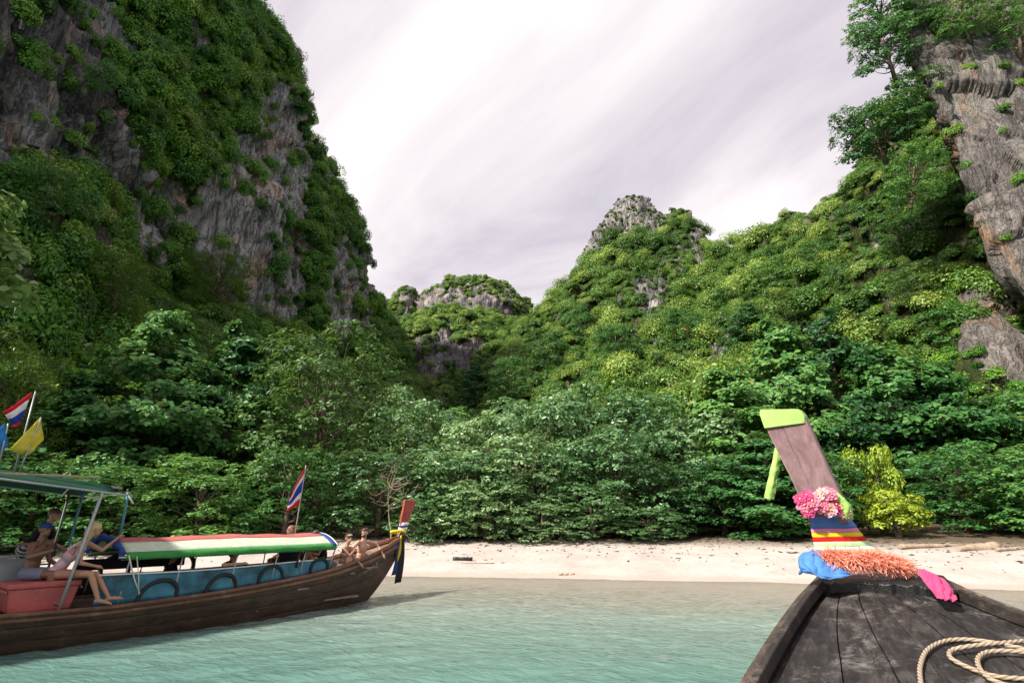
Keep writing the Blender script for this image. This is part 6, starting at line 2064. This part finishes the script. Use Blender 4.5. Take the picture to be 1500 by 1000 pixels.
# passengers under the canopy
J = seated((0.45, -4.65, 0.62), R(20), 0.05, 0.95)
J['elR'] = Vector((0.86, -4.95, 1.10)); J['shR'] = Vector((0.66, -4.75, 1.10)); J['wrR'] = Vector((0.90, -4.62, 1.11))
person(J, 'passenger in black resting a bare arm on the blue side board', 'skin_tan', 'brown_hair', 'short', [('shirt', 'black_cloth'), ('shorts', 'black_cloth')], 0.012, 0.95)
J = seated((-0.35, -5.45, 0.62), R(0), 0.05, 0.95)
person(J, 'passenger in black seated deep under the canopy', 'skin_tan', 'brown_hair', 'short', [('shirt', 'black_cloth'), ('shorts', 'black_cloth')], 0.013, 0.95)
J = seated((0.25, -2.75, 0.95), R(150), -0.45)
for n, sd in (('L', -1), ('R', 1)):
    J['kn' + n] = J['hp' + n] + J['f'] * 0.30 + Vector((0, 0, 0.28)); J['an' + n] = J['kn' + n] + J['f'] * 0.16 + Vector((0, 0, -0.36)); J['to' + n] = J['an' + n] + J['f'] * 0.17 + Vector((0, 0, -0.03))
    J['el' + n] = J['sh' + n] + J['f'] * 0.18 + Vector((0, 0, -0.20)); J['wr' + n] = J['kn' + n] - J['f'] * 0.05
person(J, 'sunbather with drawn up knees behind the canopy front hoop', 'skin_tan', 'brown_hair', 'long', [('bottoms', 'black_cloth'), ('bikini_top', 'black_cloth')], 0.012, 0.95, 0.92)
J = seated((-0.70, -2.70, 1.00), R(190), 0.0, 1.0)
person(J, 'bald man sitting behind the canopy beside the flag pole', 'skin_brown', None, 'short', [('shorts', 'black_cloth')], 0.012)
J = seated((-0.45, -1.95, 0.80), R(185), 0.15, 0.95)
person(J, 'auburn haired passenger half hidden behind the canopy front', 'skin_fair', 'red_hair', 'short', [('shirt', 'black_cloth'), ('shorts', 'black_cloth')], 0.012, 0.95)
# couple in the bow
J = seated((0.42, -2.02, 0.86), R(60), 0.22, 0.95)
J['elR'] = J['shR'] + J['f'] * 0.16 + Vector((0, 0, -0.16)); J['wrR'] = J['elR'] + Vector((-0.12, 0.20, 0.10))
J['elL'] = J['shL'] + J['f'] * 0.12 + Vector((0, 0, -0.22)); J['wrL'] = J['elL'] + J['f'] * 0.16 + Vector((0.0, 0.0, -0.12))
for n, dz in (('L', -0.12), ('R', -0.05)):
    J['kn' + n] = J['hp' + n] + Vector((0.05, 0.38, dz + 0.05)); J['an' + n] = J['kn' + n] + Vector((-0.18, 0.22, -0.22)); J['to' + n] = J['an' + n] + Vector((0.02, 0.16, -0.03))
person(J, 'woman in white bikini seated in the bow beside a bearded man', 'skin_tan', 'brown_hair', 'pony', [('bottoms', 'white'), ('bikini_top', 'white'), ('sunglasses', 'white')], 0.011, 0.95, 0.86, look=Vector((0.95, -0.05, 0.0)))
J = seated((0.12, -1.28, 0.93), R(80), 0.10, 1.0)
J['elL'] = Vector((0.25, -0.93, 1.33)); J['wrL'] = Vector((0.46, -0.88, 1.10))
J['elR'] = J['shR'] + Vector((0.10, -0.22, -0.12)); J['wrR'] = J['elR'] + Vector((0.08, -0.22, 0.0))
for n in 'LR':
    J['kn' + n] = J['hp' + n] + Vector((0.16, -0.34, -0.06)); J['an' + n] = J['kn' + n] + Vector((-0.06, -0.10, -0.34)); J['to' + n] = J['an' + n] + Vector((0.05, -0.15, -0.03))
person(J, 'bearded bare chested man in dark shorts seated in the bow', 'skin_fair', 'brown_hair', 'short', [('shorts', 'black_cloth')], 0.011, look=Vector((0.25, -0.95, 0.0)), beard=True)

# ------------------------------------------------------------------ things on the sand
def driftwood(name, px, py, Y, L, r0, r1, ang, label, seed, group=None, mat='dead_wood', crook=0.1):
    x, _, _ = P(px, py, Y)
    z = float(ground_z(np.array([x]), np.array([Y]))[0])
    rs = np.random.RandomState(seed)
    mb = MB()
    pts, rad = [], []
    for k in range(9):
        t = k / 8 - 0.5
        pts.append((L * t, crook * L * math.sin(t * 4 + seed) * 0.3, r0 * 0.55 + abs(rs.normal()) * r0 * 0.15)); rad.append((r0 + (r1 - r0) * (t + 0.5)) * rs.uniform(0.85, 1.15))
    mb.tube(pts, rad, 9)
    if r0 > 0.05:
        mb.tube([(L * 0.2, 0, r0), (L * 0.28, -0.1, r0 * 2.2)], [r0 * 0.4, r0 * 0.12], 6)
    o = mb.build(name, M[mat], None)
    o.location = (x, Y, z); o.rotation_euler = (0, 0, ang)
    return tag(o, label, 'driftwood', group)
driftwood('driftwood_log', 1365, 803, 23.3, 2.6, 0.10, 0.07, R(4), 'long pale driftwood log lying at the back of the sand', 1)
driftwood('driftwood_stump', 1432, 806, 22.6, 1.7, 0.09, 0.24, R(12), 'thick brown driftwood stump beside the long pale log', 2)
driftwood('driftwood_log', 1250, 800, 24.0, 1.6, 0.06, 0.05, R(-6), 'thin brown branch on the sand beside the lime shrub', 3)
driftwood('driftwood_log', 678, 811, 23.5, 0.75, 0.075, 0.065, R(3), 'short black log on the open sand', 4, mat='tar')
driftwood('driftwood_log', 700, 817, 22.9, 1.25, 0.022, 0.018, R(-3), 'thin pale stick beside the short black log', 5)
driftwood('driftwood_log', 1480, 809, 22.2, 1.2, 0.07, 0.05, R(8), 'weathered branch lying past the driftwood stump', 6)
mb = MB()
for k in range(5): mb.ball((0.10 * (k - 2), 0.03 * math.sin(k * 2), 0.03 + 0.012 * math.cos(k * 3)), (0.085, 0.06, 0.045), 9, 6)
x_, _, _ = P(830, 839, 20.9)
o = mb.build('coral_rock', simple('pale coral', (0.34, 0.27, 0.20), 0.9, 0.4, 12, 0.6), None); o.location = (x_, 20.9, float(ground_z(np.array([x_]), np.array([20.9]))[0]) - 0.01)
tag(o, 'small pale coral lump at the wet edge of the sand', 'rock')
# leaf litter and twigs, far too many to count
rs = np.random.RandomState(44)
n = 1700
px_ = rs.uniform(-100, 1650, n)
X_ = rs.uniform(-26, 24, n)
sh = np.interp(X_, SHORE_X, SHORE_Y)
d_ = 0.9 + 8.2 * rs.beta(2.6, 1.3, n)
Y_ = sh + d_
Z_ = ground_z(X_, Y_)
a = rs.uniform(0, 6.28, n); L_ = rs.lognormal(-2.75, 0.55, n); W_ = L_ * rs.uniform(0.15, 0.6, n)
dx = np.stack([np.cos(a) * L_, np.sin(a) * L_, rs.normal(size=n) * 0.012], 1); dy = np.stack([-np.sin(a) * W_, np.cos(a) * W_, rs.normal(size=n) * 0.01], 1)
c = np.stack([X_, Y_, Z_ + 0.012], 1)
up_ = np.array([0, 0, 0.02])
V_ = np.stack([c - dx, c + dy + up_, c + dx, c - dy + up_ * 0.3], 1).reshape(-1, 3)
lit = link_mesh('beach_litter', np_mesh('beach_litter', V_, np.arange(n * 4).reshape(n, 4), False), leaf_mat('dry leaf litter', (0.035, 0.022, 0.015), (0.075, 0.048, 0.032), (0.16, 0.10, 0.06), 0.1, 0.8, 0.1))
tag(lit, 'dry leaves and twigs strewn over the sand', 'litter', kind='stuff')
# a dead bush with bare twigs beside the red prow
x_, _, z_ = P(585, 690, 28.2)
g_ = float(ground_z(np.array([x_]), np.array([28.2]))[0])
dead = empty('dead_shrub', (x_, 27.4, g_))
tag(dead, 'bare dead branches sticking out above the red prow', 'shrub')
mb = MB(); rs = np.random.RandomState(6)
limb(mb, (0, 0, -0.2), (-0.3, -0.2, 2.4), 0.03, 0.015, rs, 0.1)
mb.build('trunk', M['dead_wood'], dead)
for k in range(16):
    mb = MB()
    s0 = Vector((-0.3 * rs.uniform(0.5, 1), -0.2, rs.uniform(1.4, 2.6)))
    e_ = s0 + Vector((rs.uniform(-1.4, 1.5), rs.uniform(-1.2, 0.2), rs.uniform(-0.1, 1.3)))
    limb(mb, s0, e_, 0.013, 0.004, rs, 0.16)
    for q in range(3):
        b0 = s0.lerp(e_, rs.uniform(0.4, 0.9)); limb(mb, b0, b0 + Vector((rs.uniform(-0.5, 0.5), rs.uniform(-0.3, 0.2), rs.uniform(-0.2, 0.4))), 0.006, 0.003, rs, 0.1, 4)
    mb.build('branch', M['dead_wood'], dead)
